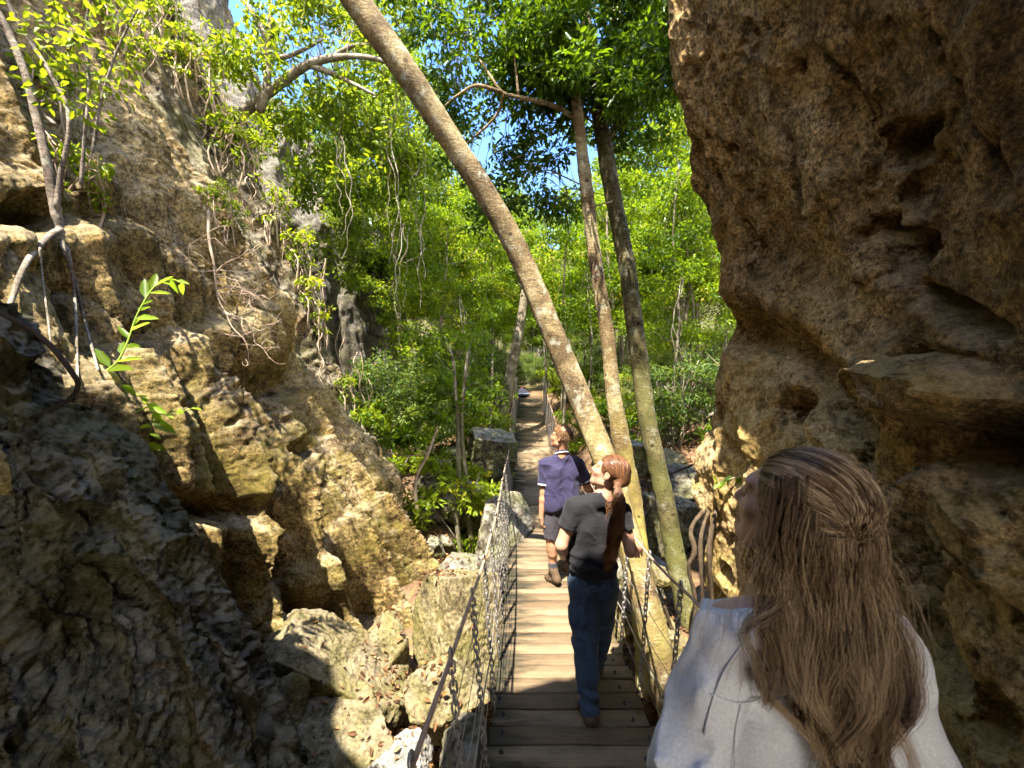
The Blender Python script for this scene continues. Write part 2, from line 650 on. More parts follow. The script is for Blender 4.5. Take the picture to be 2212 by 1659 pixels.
M['cliff_shade'] = rock_mat('shaded_limestone', (0.034, 0.026, 0.015), (0.072, 0.056, 0.032), (0.13, 0.105, 0.065), moss_or_light_amt=0.5, moss_or_light=(0.10, 0.10, 0.03), crust=(0.28, 0.26, 0.21), crust_amt=0.4, streak=0.5, tilt=-0.4)  # darker copy of the limestone, leaf shade put into its colour
M['cliff_pale'] = rock_mat('pale_grey_limestone', (0.034, 0.029, 0.022), (0.070, 0.062, 0.050), (0.12, 0.11, 0.092), moss_or_light_amt=0.25, crust=(0.14, 0.13, 0.11), crust_amt=0.4, streak=0.45, tilt=-0.2, ochre_amt=0.1, pit=9)
M['cliff_dark'] = rock_mat('dark_weathered_limestone', (0.016, 0.012, 0.0045), (0.048, 0.037, 0.016), (0.12, 0.105, 0.062), moss_or_light_amt=0.55, moss_or_light=(0.085, 0.08, 0.022), crust=(0.26, 0.25, 0.20), crust_amt=0.6, streak=0.75, bmp=1.3, tilt=-0.45, ochre_amt=0.3, ochre=(0.13, 0.075, 0.025))
M['boulder'] = rock_mat('pale_mossy_boulder', (0.070, 0.053, 0.022), (0.130, 0.101, 0.046), (0.20, 0.16, 0.085), moss_or_light_amt=0.75, moss_or_light=(0.10, 0.095, 0.016), crust=(0.28, 0.235, 0.16), crust_amt=0.45, streak=0.15, ochre_amt=0.2)
M['boulder_white'] = rock_mat('white_boulder', (0.14, 0.13, 0.105), (0.24, 0.225, 0.19), (0.34, 0.325, 0.29), moss_or_light_amt=0.15, crust=(0.36, 0.34, 0.30), streak=0.1, ochre_amt=0.1)
M['boulder_dark'] = rock_mat('shaded_boulder', (0.026, 0.020, 0.010), (0.060, 0.048, 0.025), (0.11, 0.09, 0.052), moss_or_light_amt=0.7, moss_or_light=(0.12, 0.13, 0.04), crust=(0.33, 0.31, 0.26), crust_amt=0.5, streak=0.3, ochre_amt=0.2)

G1 = (0.018, 0.046, 0.003)
G2 = (0.042, 0.090, 0.004)
G3 = (0.085, 0.145, 0.006)
G4 = (0.15, 0.20, 0.009)
M['leaf_mid'] = leaf_mat('forest_leaf', [G1, G2, G3, G4], 0.42, (0.30, 0.42, 0.008), yellow=(0.36, 0.28, 0.02))
M['leaf_dark'] = leaf_mat('canopy_leaf', [(0.014, 0.05, 0.007), G1, G2, G3], 0.40, (0.18, 0.29, 0.006), rough=0.36)
M['leaf_lime'] = leaf_mat('lime_leaf', [G2, G3, G4, (0.20, 0.25, 0.015)], 0.5, (0.34, 0.42, 0.012), yellow=(0.5, 0.4, 0.02))
M['leaf_pale'] = leaf_mat('pale_shrub_leaf', [(0.03, 0.07, 0.012), (0.07, 0.12, 0.02), (0.12, 0.165, 0.03), (0.19, 0.21, 0.05)], 0.4, (0.26, 0.34, 0.03), rough=0.5, yellow=(0.34, 0.22, 0.04))
M['leaf_vine'] = leaf_mat('vine_leaf', [G3, G4, (0.22, 0.36, 0.03)], 0.55, (0.42, 0.62, 0.03))
M['litter'] = leaf_mat('dead_leaf', [(0.055, 0.026, 0.014), (0.13, 0.06, 0.025), (0.24, 0.12, 0.04), (0.34, 0.22, 0.12)], 0.15, (0.35, 0.18, 0.05), rough=0.7, yellow=(0.55, 0.33, 0.03))
M['bark_lean'] = bark_mat('smooth_tan_bark', (0.085, 0.055, 0.028), (0.20, 0.145, 0.072), (0.32, 0.255, 0.135), gr=0.55, green=(0.20, 0.17, 0.035), low=(0.0, 2.6), lich=0.6)
M['bark_slim'] = bark_mat('flaky_brown_bark', (0.075, 0.045, 0.022), (0.165, 0.11, 0.055), (0.33, 0.27, 0.15), gr=0.9, green=(0.27, 0.23, 0.05), low=(0.6, 2.0), lich=0.5)
M['bark_straight'] = bark_mat('olive_smooth_bark', (0.030, 0.024, 0.010), (0.068, 0.054, 0.022), (0.14, 0.115, 0.05), gr=0.6, green=(0.12, 0.125, 0.03), low=(0.5, 3.5), lich=0.35)
M['bark_grey'] = bark_mat('grey_brown_bark', (0.10, 0.075, 0.055), (0.20, 0.16, 0.12), (0.34, 0.29, 0.23), gr=0.2, lich=0.6)
M['bark_forest'] = bark_mat('forest_bark', (0.07, 0.055, 0.035), (0.14, 0.115, 0.075), (0.24, 0.20, 0.14), gr=0.4, lich=0.4)
M['twig_dry'] = plain_mat('dry_twig', (0.36, 0.27, 0.19), 0.9, 0.1)
M['root_brown'] = plain_mat('brown_root', (0.060, 0.043, 0.026), 0.9, 0.1, var=0.5, scale=20, bmp=0.6, bscale=70, bdist=0.01)
M['twig_dark'] = plain_mat('dark_root', (0.035, 0.025, 0.018), 0.9, 0.1)
M['stem_green'] = plain_mat('green_stem', (0.20, 0.30, 0.03), 0.6, 0.3)

M['steel'] = plain_mat('galvanised_chain', (0.24, 0.225, 0.21), 0.48, 0.5, var=0.35, scale=30, metal=0.7, bmp=0.15)
M['wire'] = plain_mat('galvanised_wire', (0.26, 0.235, 0.20), 0.5, 0.5, metal=0.5, bmp=0)
M['rope'] = plain_mat('weathered_wire_rope', (0.36, 0.235, 0.155), 0.7, 0.3, var=0.3, scale=14, metal=0.15)
M['bolt'] = plain_mat('dark_bolt', (0.05, 0.05, 0.055), 0.5, 0.5, metal=0.7)


def deck_material():
    m, t, b = newmat('weathered_timber', 0.8, 0.22)
    v = coords(t)
    vg = coords(t, (1.2, 22.0, 22.0))
    at = nd(t, 'ShaderNodeAttribute', attribute_name='rnd').outputs['Fac']
    off = nd(t, 'ShaderNodeCombineXYZ', {0: mth(t, 'MULTIPLY', at, 57.0), 1: mth(t, 'MULTIPLY', at, 31.0), 2: 0.0}).outputs[0]
    vv = nd(t, 'ShaderNodeVectorMath', {0: vg, 1: off}, operation='ADD').outputs[0]
    grain = noise(t, vv, 3.2, 8, 0.68, 0.9)
    patch = noise(t, v, 2.6, 6, 0.65)
    c = ramp(t, at, [(0.0, (0.10, 0.068, 0.037)), (0.5, (0.145, 0.102, 0.057)), (1.0, (0.20, 0.145, 0.085))])
    c = mixc(t, 1.0, c, ramp(t, grain, [(0.28, 0.55), (0.5, 1.0), (0.75, 1.2)]), 'MULTIPLY')
    c = mixc(t, 1.0, c, ramp(t, patch, [(0.35, 0.78), (0.65, 1.12)]), 'MULTIPLY')
    # damp green-black stain along the left edge and a fainter one on the right
    geo = t.nodes.new('ShaderNodeNewGeometry')
    sx = nd(t, 'ShaderNodeSeparateXYZ', {0: geo.outputs['Position']})
    cen = mth(t, 'ADD', mth(t, 'MULTIPLY', sx.outputs[1], 0.028), 0.29)
    dx = mth(t, 'SUBTRACT', sx.outputs[0], cen)
    nn = noise(t, nd(t, 'ShaderNodeMapping', {'Vector': v, 'Scale': (1.6, 7, 7)}).outputs[0], 1.5, 7, 0.65)
    k = mth(t, 'ADD', mth(t, 'MULTIPLY', dx, -1.0), mth(t, 'MULTIPLY', mth(t, 'SUBTRACT', nn, 0.5), 1.5))
    c = mixc(t, maprange(t, k, 0.16, 0.50, 0.0, 0.88), c, (0.012, 0.014, 0.008))
    k2 = mth(t, 'ADD', dx, mth(t, 'MULTIPLY', mth(t, 'SUBTRACT', nn, 0.5), 1.2))
    c = mixc(t, maprange(t, k2, 0.36, 0.62, 0.0, 0.55), c, (0.05, 0.048, 0.02))
    t.links.new(c, b.inputs['Base Color'])
    t.links.new(bump(t, mth(t, 'ADD', grain, mth(t, 'MULTIPLY', noise(t, v, 70, 3), 0.3)), 0.35, 0.006), b.inputs['Normal'])
    return m


M['deck'] = deck_material()


def ground_material():
    m, t, b = newmat('leaf_covered_soil', 0.95, 0.1)
    v = coords(t)
    n1 = noise(t, v, 1.6, 7, 0.65)
    n2 = noise(t, v, 18, 8, 0.75)
    vo = nd(t, 'ShaderNodeTexVoronoi', {'Vector': v, 'Scale': 16.0}).outputs['Color']
    lf = nd(t, 'ShaderNodeSeparateXYZ', {0: vo}).outputs[0]
    c = ramp(t, n1, [(0.3, (0.045, 0.028, 0.016)), (0.5, (0.10, 0.065, 0.035)), (0.7, (0.18, 0.125, 0.075))])
    c = mixc(t, ramp(t, n2, [(0.4, 0.0), (0.6, 0.75)]), c, ramp(t, lf, [(0.0, (0.10, 0.055, 0.035)), (0.4, (0.15, 0.08, 0.04)), (0.8, (0.24, 0.16, 0.10)), (0.95, (0.32, 0.18, 0.04))]))
    gy = nd(t, 'ShaderNodeSeparateXYZ', {0: t.nodes.new('ShaderNodeNewGeometry').outputs['Position']}).outputs[1]
    c = mixc(t, mth(t, 'MULTIPLY', maprange(t, gy, 18.0, 27.0, 0.0, 0.9), ramp(t, n1, [(0.3, 0.6), (0.6, 1.0)])), c, (0.035, 0.045, 0.012))
    t.links.new(c, b.inputs['Base Color'])
    t.links.new(bump(t, mth(t, 'ADD', n2, lf), 0.7, 0.04), b.inputs['Normal'])
    return m


M['ground'] = ground_material()


def skin_material(name, col):
    m, t, b = newmat(name, 0.5, 0.35)
    v = coords(t)
    c = mixc(t, 1.0, col, ramp(t, noise(t, v, 14, 5, 0.6), [(0.3, 0.86), (0.7, 1.1)]), 'MULTIPLY')
    t.links.new(c, b.inputs['Base Color'])
    b.inputs['Subsurface Weight'].default_value = 0.12
    b.inputs['Subsurface Radius'].default_value = (0.02, 0.008, 0.004)
    t.links.new(bump(t, noise(t, v, 160, 3), 0.12, 0.002), b.inputs['Normal'])
    return m


M['skin_m'] = skin_material('tanned_skin', (0.34, 0.17, 0.095))
M['skin_w'] = skin_material('warm_skin', (0.38, 0.205, 0.13))
M['skin_f'] = skin_material('fair_skin', (0.50, 0.30, 0.22))
M['lip'] = plain_mat('lip', (0.42, 0.17, 0.14), 0.45, 0.35, bmp=0)
M['eye'] = plain_mat('dark_eye', (0.05, 0.035, 0.03), 0.2, 0.5, bmp=0)


def cloth(name, col, var=0.12, rough=0.85, weave=260.0, wb=0.25):
    m, t, b = newmat(name, rough, 0.2)
    v = coords(t)
    c = mixc(t, 1.0, col, ramp(t, noise(t, v, 5, 5, 0.6), [(0.3, 1 - var), (0.7, 1 + var)]), 'MULTIPLY')
    c = mixc(t, 1.0, c, ramp(t, noise(t, v, weave, 2, 0.6), [(0.3, 0.85), (0.7, 1.1)]), 'MULTIPLY')
    t.links.new(c, b.inputs['Base Color'])
    b.inputs['Sheen Weight'].default_value = 0.06
    vz = coords(t, (1, 1, 2.2))
    nb = bump(t, noise(t, vz, 11, 4, 0.55, 0.6), 0.35, 0.02)
    nb = bump(t, noise(t, v, weave, 2, 0.5), wb, 0.002, nb)
    t.links.new(nb, b.inputs['Normal'])
    return m


M['polo'] = cloth('navy_polo_cotton', (0.027, 0.023, 0.056))
M['trim'] = cloth('white_ribbed_trim', (0.72, 0.70, 0.70))
M['shorts'] = cloth('charcoal_shorts', (0.034, 0.030, 0.036))
M['tee'] = cloth('charcoal_tee', (0.0115, 0.011, 0.013))
M['trousers'] = cloth('slate_blue_trousers', (0.036, 0.060, 0.105))
M['blouse'] = cloth('off_white_blouse', (0.56, 0.56, 0.58), var=0.08, weave=180)
M['dark_trousers'] = cloth('dark_trousers', (0.05, 0.05, 0.06))
M['boot'] = plain_mat('brown_suede_boot', (0.085, 0.055, 0.032), 0.85, 0.2, var=0.3, scale=25)
M['sole'] = plain_mat('black_rubber_sole', (0.025, 0.022, 0.02), 0.8, 0.2)
M['sock'] = cloth('dark_grey_sock', (0.05, 0.055, 0.07))
M['strap'] = cloth('black_strap', (0.012, 0.012, 0.013))
M['phone'] = plain_mat('red_case', (0.55, 0.05, 0.035), 0.4, 0.4, bmp=0)
M['pack'] = cloth('black_nylon', (0.02, 0.022, 0.035))
M['pack_band'] = cloth('grey_blue_band', (0.10, 0.12, 0.18))
M['pack_red'] = cloth('maroon_cloth', (0.05, 0.012, 0.018))
M['post'] = plain_mat('galvanised_post', (0.36, 0.33, 0.29), 0.6, 0.4, metal=0.4)
M['hair_m'] = hair_mat('light_brown_hair', (0.075, 0.038, 0.018), (0.19, 0.105, 0.05), (0.36, 0.22, 0.11))
M['hair_w'] = hair_mat('dark_auburn_hair', (0.035, 0.015, 0.007), (0.095, 0.042, 0.019), (0.22, 0.10, 0.042), rough=0.36, tip=(0.46, 0.20, 0.07), tz=(0.95, 1.40))
M['hair_f'] = hair_mat('dark_blonde_hair', (0.030, 0.017, 0.008), (0.15, 0.09, 0.045), (0.60, 0.44, 0.27))
# ------------------------------------------------------------------ the path of the bridge
_by = [-4, 0, 0.9, 2.4, 4.8, 8, 10, 13.1, 17, 18.5, 24, 40]
_bz = [0.5, 0.32, 0.18, 0.0, -0.14, -0.20, 0.06, 0.64, 1.30, 1.52, 1.78, 2.0]
_bx = [0.27, 0.29, 0.31, 0.36, 0.42, 0.48, 0.51, 0.57, 0.72, 0.79, 1.0, 1.5]
_ys = np.linspace(-4, 40, 900)


def _smooth(v):
    f = np.interp(_ys, _by, v)
    k = np.hanning(41)
    k /= k.sum()
    return np.convolve(np.pad(f, 20, mode='edge'), k, 'valid')


_zs, _xs = _smooth(_bz), _smooth(_bx)


def deck_z(y):
    return np.interp(y, _ys, _zs)


def deck_x(y):
    return np.interp(y, _ys, _xs)


def ground_z(x, y):
    x = np.asarray(x, float)
    y = np.asarray(y, float)
    base = np.interp(y, [-5, 0, 3, 5, 7, 10, 14, 20, 29, 40, 62, 100], [-1.3, -1.2, -1.05, -0.7, 0.0, 0.85, 1.45, 1.75, 2.1, 6.0, 17.0, 32.0])
    base = base + 0.10 * np.maximum(np.abs(x - 0.6) - 1.2, 0).clip(0, 12)
    d = np.abs(x - deck_x(y))
    w = np.exp(-(d / 1.15) ** 4) * (1 - sstep(20, 26, y))
    gap = np.interp(y, [0, 5, 10, 13, 17, 18.6, 60], [1.5, 1.15, 1.0, 0.7, 0.3, 0.06, -6.0])
    z = base * (1 - w) + np.minimum(deck_z(y) - gap, base) * w
    p = np.stack([x, y, np.zeros_like(x)], -1).reshape(-1, 3)
    n = (fbm(p * 0.55, 5, 3) * 0.5 + fbm(p * 2.6, 3, 5) * 0.11).reshape(x.shape)
    return z + n * (1 - 0.9 * w * sstep(12, 17, y)) - 0.02


def build_ground():
    a = np.linspace(-1, 1, 430)
    x = np.sign(a) * (np.abs(a) * 9 + np.abs(a) ** 4 * 61)
    b = np.linspace(0, 1, 480)
    y = -12 + b * 34 + b ** 5 * 78
    X, Y = np.meshgrid(x, y, indexing='ij')
    Z = ground_z(X, Y)
    mb = MB()
    mb.add(np.stack([X, Y, Z], -1).reshape(-1, 3), grid_faces(*X.shape))
    o = mb.build('ground', M['ground'])
    tag(o, 'leaf-strewn forest floor and gully under the bridge', 'ground', kind='structure')


# ------------------------------------------------------------------ rock faces
def poly_dist(px, py, pts):
    pts = np.asarray(pts, float)
    d = np.full(px.shape, 1e9)
    for (x0, y0), (x1, y1) in zip(pts[:-1], pts[1:]):
        vx, vy = x1 - x0, y1 - y0
        t = (((px - x0) * vx + (py - y0) * vy) / (vx * vx + vy * vy + 1e-9)).clip(0, 1)
        d = np.minimum(d, np.hypot(px - x0 - t * vx, py - y0 - t * vy))
    return d


def blob(px, py, c, r, ang=0.0, edge=0.55, wob=None):
    ca, sa = math.cos(math.radians(ang)), math.sin(math.radians(ang))
    dx, dy = px - c[0], py - c[1]
    q = np.hypot((dx * ca + dy * sa) / r[0], (-dx * sa + dy * ca) / r[1])
    if wob is not None:
        q = q + wob
    return 1 - sstep(1 - edge, 1 + edge * 0.3, q)


def sheet(name, ctrl, nu, nv, big, fine, mat, label, seen_cols, toward=(0, 0, 2.1), big_sm=0):
    ctrl = np.asarray(ctrl, float)
    S = cr(ctrl, nu)
    S = np.swapaxes(cr(np.swapaxes(S, 0, 1), nv), 0, 1)
    N = grid_normals(S)
    view = np.asarray(toward) - S
    if (N * view).sum(2)[:, : int(nv * seen_cols)].mean() < 0:
        N = -N
        flip = True
    else:
        flip = False
    col = np.broadcast_to(np.linspace(0, 1, nv)[None], (nu, nv))
    mask = 1 - sstep(seen_cols, seen_cols + 0.04, col).reshape(-1)
    p = S.reshape(-1, 3)
    px, py = PX(p)
    d = big(p, px, py, mask)
    S = S + N * d.reshape(nu, nv, 1)
    N = grid_normals(S) * (-1 if flip else 1)
    d = fine(S.reshape(-1, 3), N.reshape(-1, 3))
    S = S + N * d.reshape(nu, nv, 1)
    mb = MB()
    F = grid_faces(nu, nv)
    mb.add(S.reshape(-1, 3), F[:, ::-1] if flip else F)
    o = mb.build(name, mat)
    tag(o, label, 'rock face', kind='structure')
    return S, N


def rocky_fine(a1=0.05, f1=1.6, a2=0.022, f2=6.0, pits=0.02, pf=7.0, st=(1, 1, 1), seed=0, spong=0.012):
    st = np.asarray(st, float)

    def f(p, n):
        w = p + 0.12 * np.stack([gn(p * 1.3, seed + 40), gn(p * 1.3, seed + 41), gn(p * 1.3, seed + 42)], 1)
        d = a1 * fbm(w * f1 * st, 5, seed) * 1.6
        d += a2 * (ridged(w * f2 * st, 4, seed + 5) - 0.5) * 1.6
        if pits:
            c1, c2 = worley(w * pf * st, seed)
            sel = sstep(-0.1, 0.35, gn(p * 0.9, seed + 9))
            d -= pits * (1 - sstep(0.10, 0.42, c1)) * (0.3 + sel)
        if spong:
            # spongy solution texture on what faces the sky
            up = sstep(-0.05, 0.55, n[:, 2])
            d += spong * (0.25 + up) * (ridged(p * 17, 2, seed + 20) - 0.45) + spong * up * fbm(p * 30, 2, seed + 22) * 1.4
        return d
    return f


def build_right_cliff():
    # silhouette towards the bridge, top to bottom (picture place, depth)
    sil = [(P(1400, -330, 3.4)), (P(1420, -150, 3.5)), P(1443, 0, 3.6), P(1456, 110, 3.65), P(1478, 230, 3.75), P(1505, 350, 3.9), P(1545, 440, 3.95), P(1575, 530, 4.0), P(1596, 620, 4.05), P(1600, 690, 4.1), P(1570, 760, 4.2), P(1545, 860, 4.3), P(1530, 950, 4.35), P(1520, 1050, 4.4), P(1530, 1150, 4.4), P(1545, 1270, 4.35), P(1560, 1400, 4.3), P(1580, 1600, 4.2), P(1600, 1800, 4.1)]
    xs12 = np.interp([q[2] for q in sil], [-2, -0.3, 0.3, 1.0, 1.6, 2.4, 2.9, 3.4, 4.1, 4.6, 5.3, 6.5, 8], [1.75, 1.66, 1.72, 1.86, 1.95, 1.95, 1.86, 1.74, 1.58, 1.46, 1.34, 1.25, 1.3])
    xs24 = np.interp([q[2] for q in sil], [-2, -0.3, 0.3, 1.0, 1.6, 2.4, 2.9, 3.4, 4.1, 4.6, 5.3, 6.5, 8], [1.9, 1.86, 1.92, 1.98, 2.06, 2.12, 2.08, 1.88, 1.62, 1.46, 1.32, 1.18, 1.2])
    rows = []
    for q, a, b in zip(sil, xs12, xs24):
        z = q[2]
        rows.append([(a - 0.05, -3.2, z), (a - 0.02, -1.2, z), (a, 0.4, z), (a, 1.3, z), (b, 2.4, z), (0.5 * (b + q[0]) + 0.03, 3.3, z), (q[0], q[1], z), (q[0] + 0.35, q[1] + 0.45, z), (q[0] + 1.3, q[1] + 0.8, z), (q[0] + 4.5, q[1] + 1.0, z)])
    lip = [(1590, 675), (1690, 690), (1765, 730), (1830, 790), (1875, 850), (1935, 880)]
    lip_lo = [(1600, 725), (1690, 735), (1755, 780), (1810, 850), (1845, 920)]

    def big(p, px, py, mask):
        w = 0.35 * fbm(p * 3.0, 4, 61)
        d = 0.10 * fbm(p * np.array([0.8, 0.8, 0.55]), 4, 60)
        # diagonal flutes of the upper bulge
        r = ridged(np.stack([p[:, 1] * 1.1 + p[:, 2] * 0.55 + 0.3 * fbm(p * 0.9, 3, 63), p[:, 2] * 0.16, p[:, 0] * 0.3], 1), 3, 62)
        d += 0.13 * (r - 0.5) * sstep(2.3, 3.2, p[:, 2])
        f = 0.14 * np.exp(-(poly_dist(px, py, np.array(lip) - [0, 55]) / 60) ** 2)
        f -= 0.22 * np.exp(-(poly_dist(px, py, lip_lo) / 38) ** 2)
        for c, rr, an, am in [((1925, 325), (62, 48), -20, -0.42), ((1985, 275), (40, 26), -35, -0.22), ((1948, 540), (58, 62), 15, -0.5), ((1905, 500), (40, 32), 0, -0.3),
                              ((1706, 893), (33, 58), -8, -0.55), ((1870, 610), (22, 13), 0, -0.15), ((1905, 600), (14, 9), 0, -0.12),
                              ((2180, 960), (120, 75), 15, -0.5), ((2100, 690), (90, 35), 25, -0.24), ((2010, 640), (70, 35), 30, -0.2), ((1955, 1220), (40, 105), -10, -0.22), ((1650, 60), (18, 30), 0, -0.12), ((1700, 150), (14, 34), 0, -0.1),
                              ((1705, 560), (60, 150), -18, -0.10), ((1790, 250), (45, 120), -14, -0.10), ((1860, 850), (50, 70), 0, -0.16), ((1665, 1010), (30, 40), 0, -0.08), ((1990, 1390), (45, 130), -25, -0.25), ((2120, 1560), (60, 60), 0, -0.22), ((2060, 780), (120, 30), 10, -0.15)]:
            f += 0.85 * am * blob(px, py, c, rr, an, 0.95, 1.5 * w)
        for cr_ in ([(1490, 300), (1560, 420), (1640, 560), (1700, 640)], [(1600, 60), (1640, 200), (1700, 330), (1740, 480)], [(2000, 60), (2080, 230), (2190, 420)], [(1760, 120), (1830, 240), (1860, 400)], [(1780, 760), (1840, 900), (1860, 1040)], [(2060, 1060), (2150, 1240), (2212, 1340)]):
            f -= 0.06 * np.exp(-(poly_dist(px + 30 * w, py + 40 * w, cr_) / 9) ** 2)
        c1, c2 = worley(p * np.array([2.6, 2.6, 2.0]) + .3 * w[:, None], 68)
        d -= 0.09 * (1 - sstep(0.10, 0.30, c1)) * sstep(0.0, 0.3, gn(p * 1.1, 69))
        # hanging grey block and the knob under it
        f += 0.30 * blob(px, py, (2060, 850), (155, 82), 3, 0.35, w) + 0.16 * blob(px, py, (2085, 1035), (55, 60), 0, 0.6, w)
        # tilted smooth slab low on the right
        f += 0.18 * blob(px, py, (2150, 1170), (75, 190), -32, 0.5, w * 0.6) + 0.12 * blob(px, py, (1800, 1000), (40, 140), -18, 0.6, w)
        # knobbly pale foot of the wall next to the tree roots
        lowm = sstep(2.5, 1.9, p[:, 2])
        c1, c2 = worley(p * np.array([2.2, 2.2, 1.7]) + w[:, None] * 0.4, 64)
        d += lowm * (0.20 * (0.55 - c1))
        d -= lowm * 0.06 * ridged(p * 1.7, 3, 66)
        # a rib between the two caves
        f += 0.10 * np.exp(-(poly_dist(px, py, [(1990, 250), (1955, 330), (1930, 420), (1975, 480)]) / 16) ** 2)
        f += 0.09 * np.exp(-(poly_dist(px, py, [(1880, 590), (1850, 520), (1820, 440), (1800, 380)]) / 22) ** 2)
        return d + f * mask
    fine = rocky_fine(0.05, 1.7, 0.026, 4.0, 0.026, 9.5, (1.0, 1.0, 0.6), seed=70, spong=0.006)
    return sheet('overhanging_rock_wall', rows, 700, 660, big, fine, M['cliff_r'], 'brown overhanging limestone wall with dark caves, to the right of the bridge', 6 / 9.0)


def build_left_cliff():
    sil = [P(60, -330, 4.6), P(170, -120, 4.7), P(245, 30, 4.8), P(292, 150, 5.0), P(318, 220, 5.05), P(392, 300, 5.2), P(455, 400, 5.3), P(505, 490, 5.4), P(572, 580, 5.5), P(618, 660, 5.6), P(640, 800, 5.7), P(690, 890, 5.7), P(770, 990, 5.75), P(845, 1090, 5.75), P(905, 1200, 5.65), P(922, 1290, 5.5), P(890, 1400, 5.2), P(880, 1560, 5.1)]
    rows = []
    for q in sil:
        z = q[2]
        xp = -1.28 - (z + 0.83) * 0.40
        k = 0.5 * (xp + q[0])
        nb = 0.85 * float(sstep(1.7, -0.2, np.array(z)))
        rows.append([(xp - 0.2 - nb, -2.5, z), (xp - 0.1 - nb, -0.5, z), (xp - nb, 1.0, z), (xp - nb, 2.2, z), (0.65 * xp + 0.35 * q[0] - nb, 3.4, z), (0.25 * xp + 0.75 * q[0] - 0.45 * nb, 4.5, z), (q[0], q[1], z), (q[0] - 0.35, q[1] + 0.25, z), (q[0] - 1.4, q[1] + 0.5, z), (q[0] - 4.0, q[1] + 0.6, z)])
    ledge = [(-50, 505), (60, 500), (180, 492), (270, 485), (360, 520), (430, 575), (520, 600)]

    def big(p, px, py, mask):
        w = 0.35 * fbm(p * 2.6, 4, 81)
        low = sstep(3.4, 1.0, p[:, 2])
        s = p[:, 1] + 0.16 * fbm(p * np.array([0.6, 0.6, 0.3]), 3, 82) + 0.10 * p[:, 2]
        # sharp ribs that run up the slope, each with its own height and ending
        cid = np.floor(s * 1.75)
        a = np.abs(((s * 1.75) % 1.0) - 0.5) * 2
        own = (0.75 + 0.9 * gn(np.stack([cid * 3.7, p[:, 2] * 0.45, cid * 0 + 2], 1), 91)).clip(0.15, 1.5)
        d = (0.21 + 0.30 * low) * own * ((1 - a ** 0.75) - 0.42)
        s2 = s * 4.3 + 0.25 * fbm(p * np.array([1.0, 1.0, .4]), 3, 84)
        a2 = np.abs((s2 % 1.0) - 0.5) * 2
        d += (0.045 + 0.05 * low) * (1 - a2 - 0.5)
        d += 0.13 * fbm(p * np.array([0.55, 0.8, 0.32]), 3, 85)
        # broad facets with creases between them, drawn out up the slope
        c1, c2 = worley(np.stack([s * 1.5, p[:, 2] * 0.34 + .15 * w, p[:, 0] * 0.5], 1), 87)
        d += 0.20 * (0.5 - c1)
        c1, c2 = worley(np.stack([s * 3.4, p[:, 2] * 0.95, p[:, 0] * 1.2], 1), 88)
        d += 0.08 * (0.5 - c1) - 0.04 * (1 - sstep(0.0, 0.09, c2 - c1))
        t = p[:, 2] * 0.8 - s * 0.3 + 0.5 * fbm(p * 0.8, 3, 86)
        st = (t % 1.0)
        d += 0.10 * (sstep(0.0, 0.8, st) - sstep(0.86, 1.0, st) - 0.35)
        f = 0.05 * np.exp(-(poly_dist(px, py, np.array(ledge) + [0, 28]) / 32) ** 2) - 0.09 * np.exp(-(poly_dist(px, py, np.array(ledge) - [0, 32]) / 30) ** 2)
        for c, rr, an, am in [((75, 455), (85, 42), -8, -0.6), ((430, 1096), (125, 38), 8, -0.32), ((655, 972), (32, 24), -30, -0.35), ((560, 828), (100, 26), 3, -0.28), ((330, 1010), (60, 60), 0, -0.12), ((345, 720), (80, 35), -10, -0.16), ((690, 1330), (60, 60), -20, -0.2), ((500, 640), (16, 110), -18, -0.18), ((410, 760), (14, 120), -14, -0.15)]:
            f += am * blob(px, py, c, rr, an, 0.7, w)
        f += 0.20 * blob(px, py, (535, 735), (85, 75), 10, 0.6, w) + 0.12 * blob(px, py, (280, 300), (50, 110), -30, 0.8, w)
        return d + f * mask
    fine = rocky_fine(0.03, 1.5, 0.008, 9.0, 0.014, 11, (1.0, 1.0, 0.8), seed=90, spong=0.014)
    return sheet('fluted_rock_wall', rows, 740, 640, big, fine, M['cliff_l'], 'tall sunlit limestone wall with sharp fins, left of the gully', 6 / 9.0)


def build_back_slab():
    sil = [P(180, -330, 7.0), P(300, -120, 7.2), P(392, 50, 7.4), P(435, 150, 7.5), P(525, 330, 7.6), P(605, 505, 7.7), P(668, 650, 7.8), P(705, 760, 7.85), P(760, 850, 7.9), P(835, 980, 8.0), P(885, 1120, 8.0), P(905, 1220, 7.9), P(930, 1330, 7.7)]
    rows = []
    for q in sil:
        z = q[2]
        rows.append([(q[0] - 0.5, 3.9, z), (q[0] - 0.45, 5.2, z), (q[0] - 0.3, 6.4, z), (q[0] - 0.05, q[1] - 0.5, z), (q[0], q[1], z), (q[0] - 0.3, q[1] + 0.35, z), (q[0] - 1.5, q[1] + 0.7, z), (q[0] - 5.0, q[1] + 0.9, z)])

    def big(p, px, py, mask):
        s = p[:, 1] * 1.2 + 0.35 * fbm(p * 0.9, 4, 101) + 0.12 * p[:, 2]
        a = np.abs((s % 1.0) - 0.5) * 2
        return 0.22 * (1 - a - 0.5) + 0.3 * fbm(p * 0.7, 4, 102)
    return sheet('shaded_rock_slab', rows, 420, 360, big, rocky_fine(0.07, 1.6, 0.045, 4.5, 0.03, 6, (1, 1, 0.5), 104, 0.015), M['cliff_shade'], 'dark shaded limestone slab hung with roots, behind the sunlit left wall', 4 / 7.0)


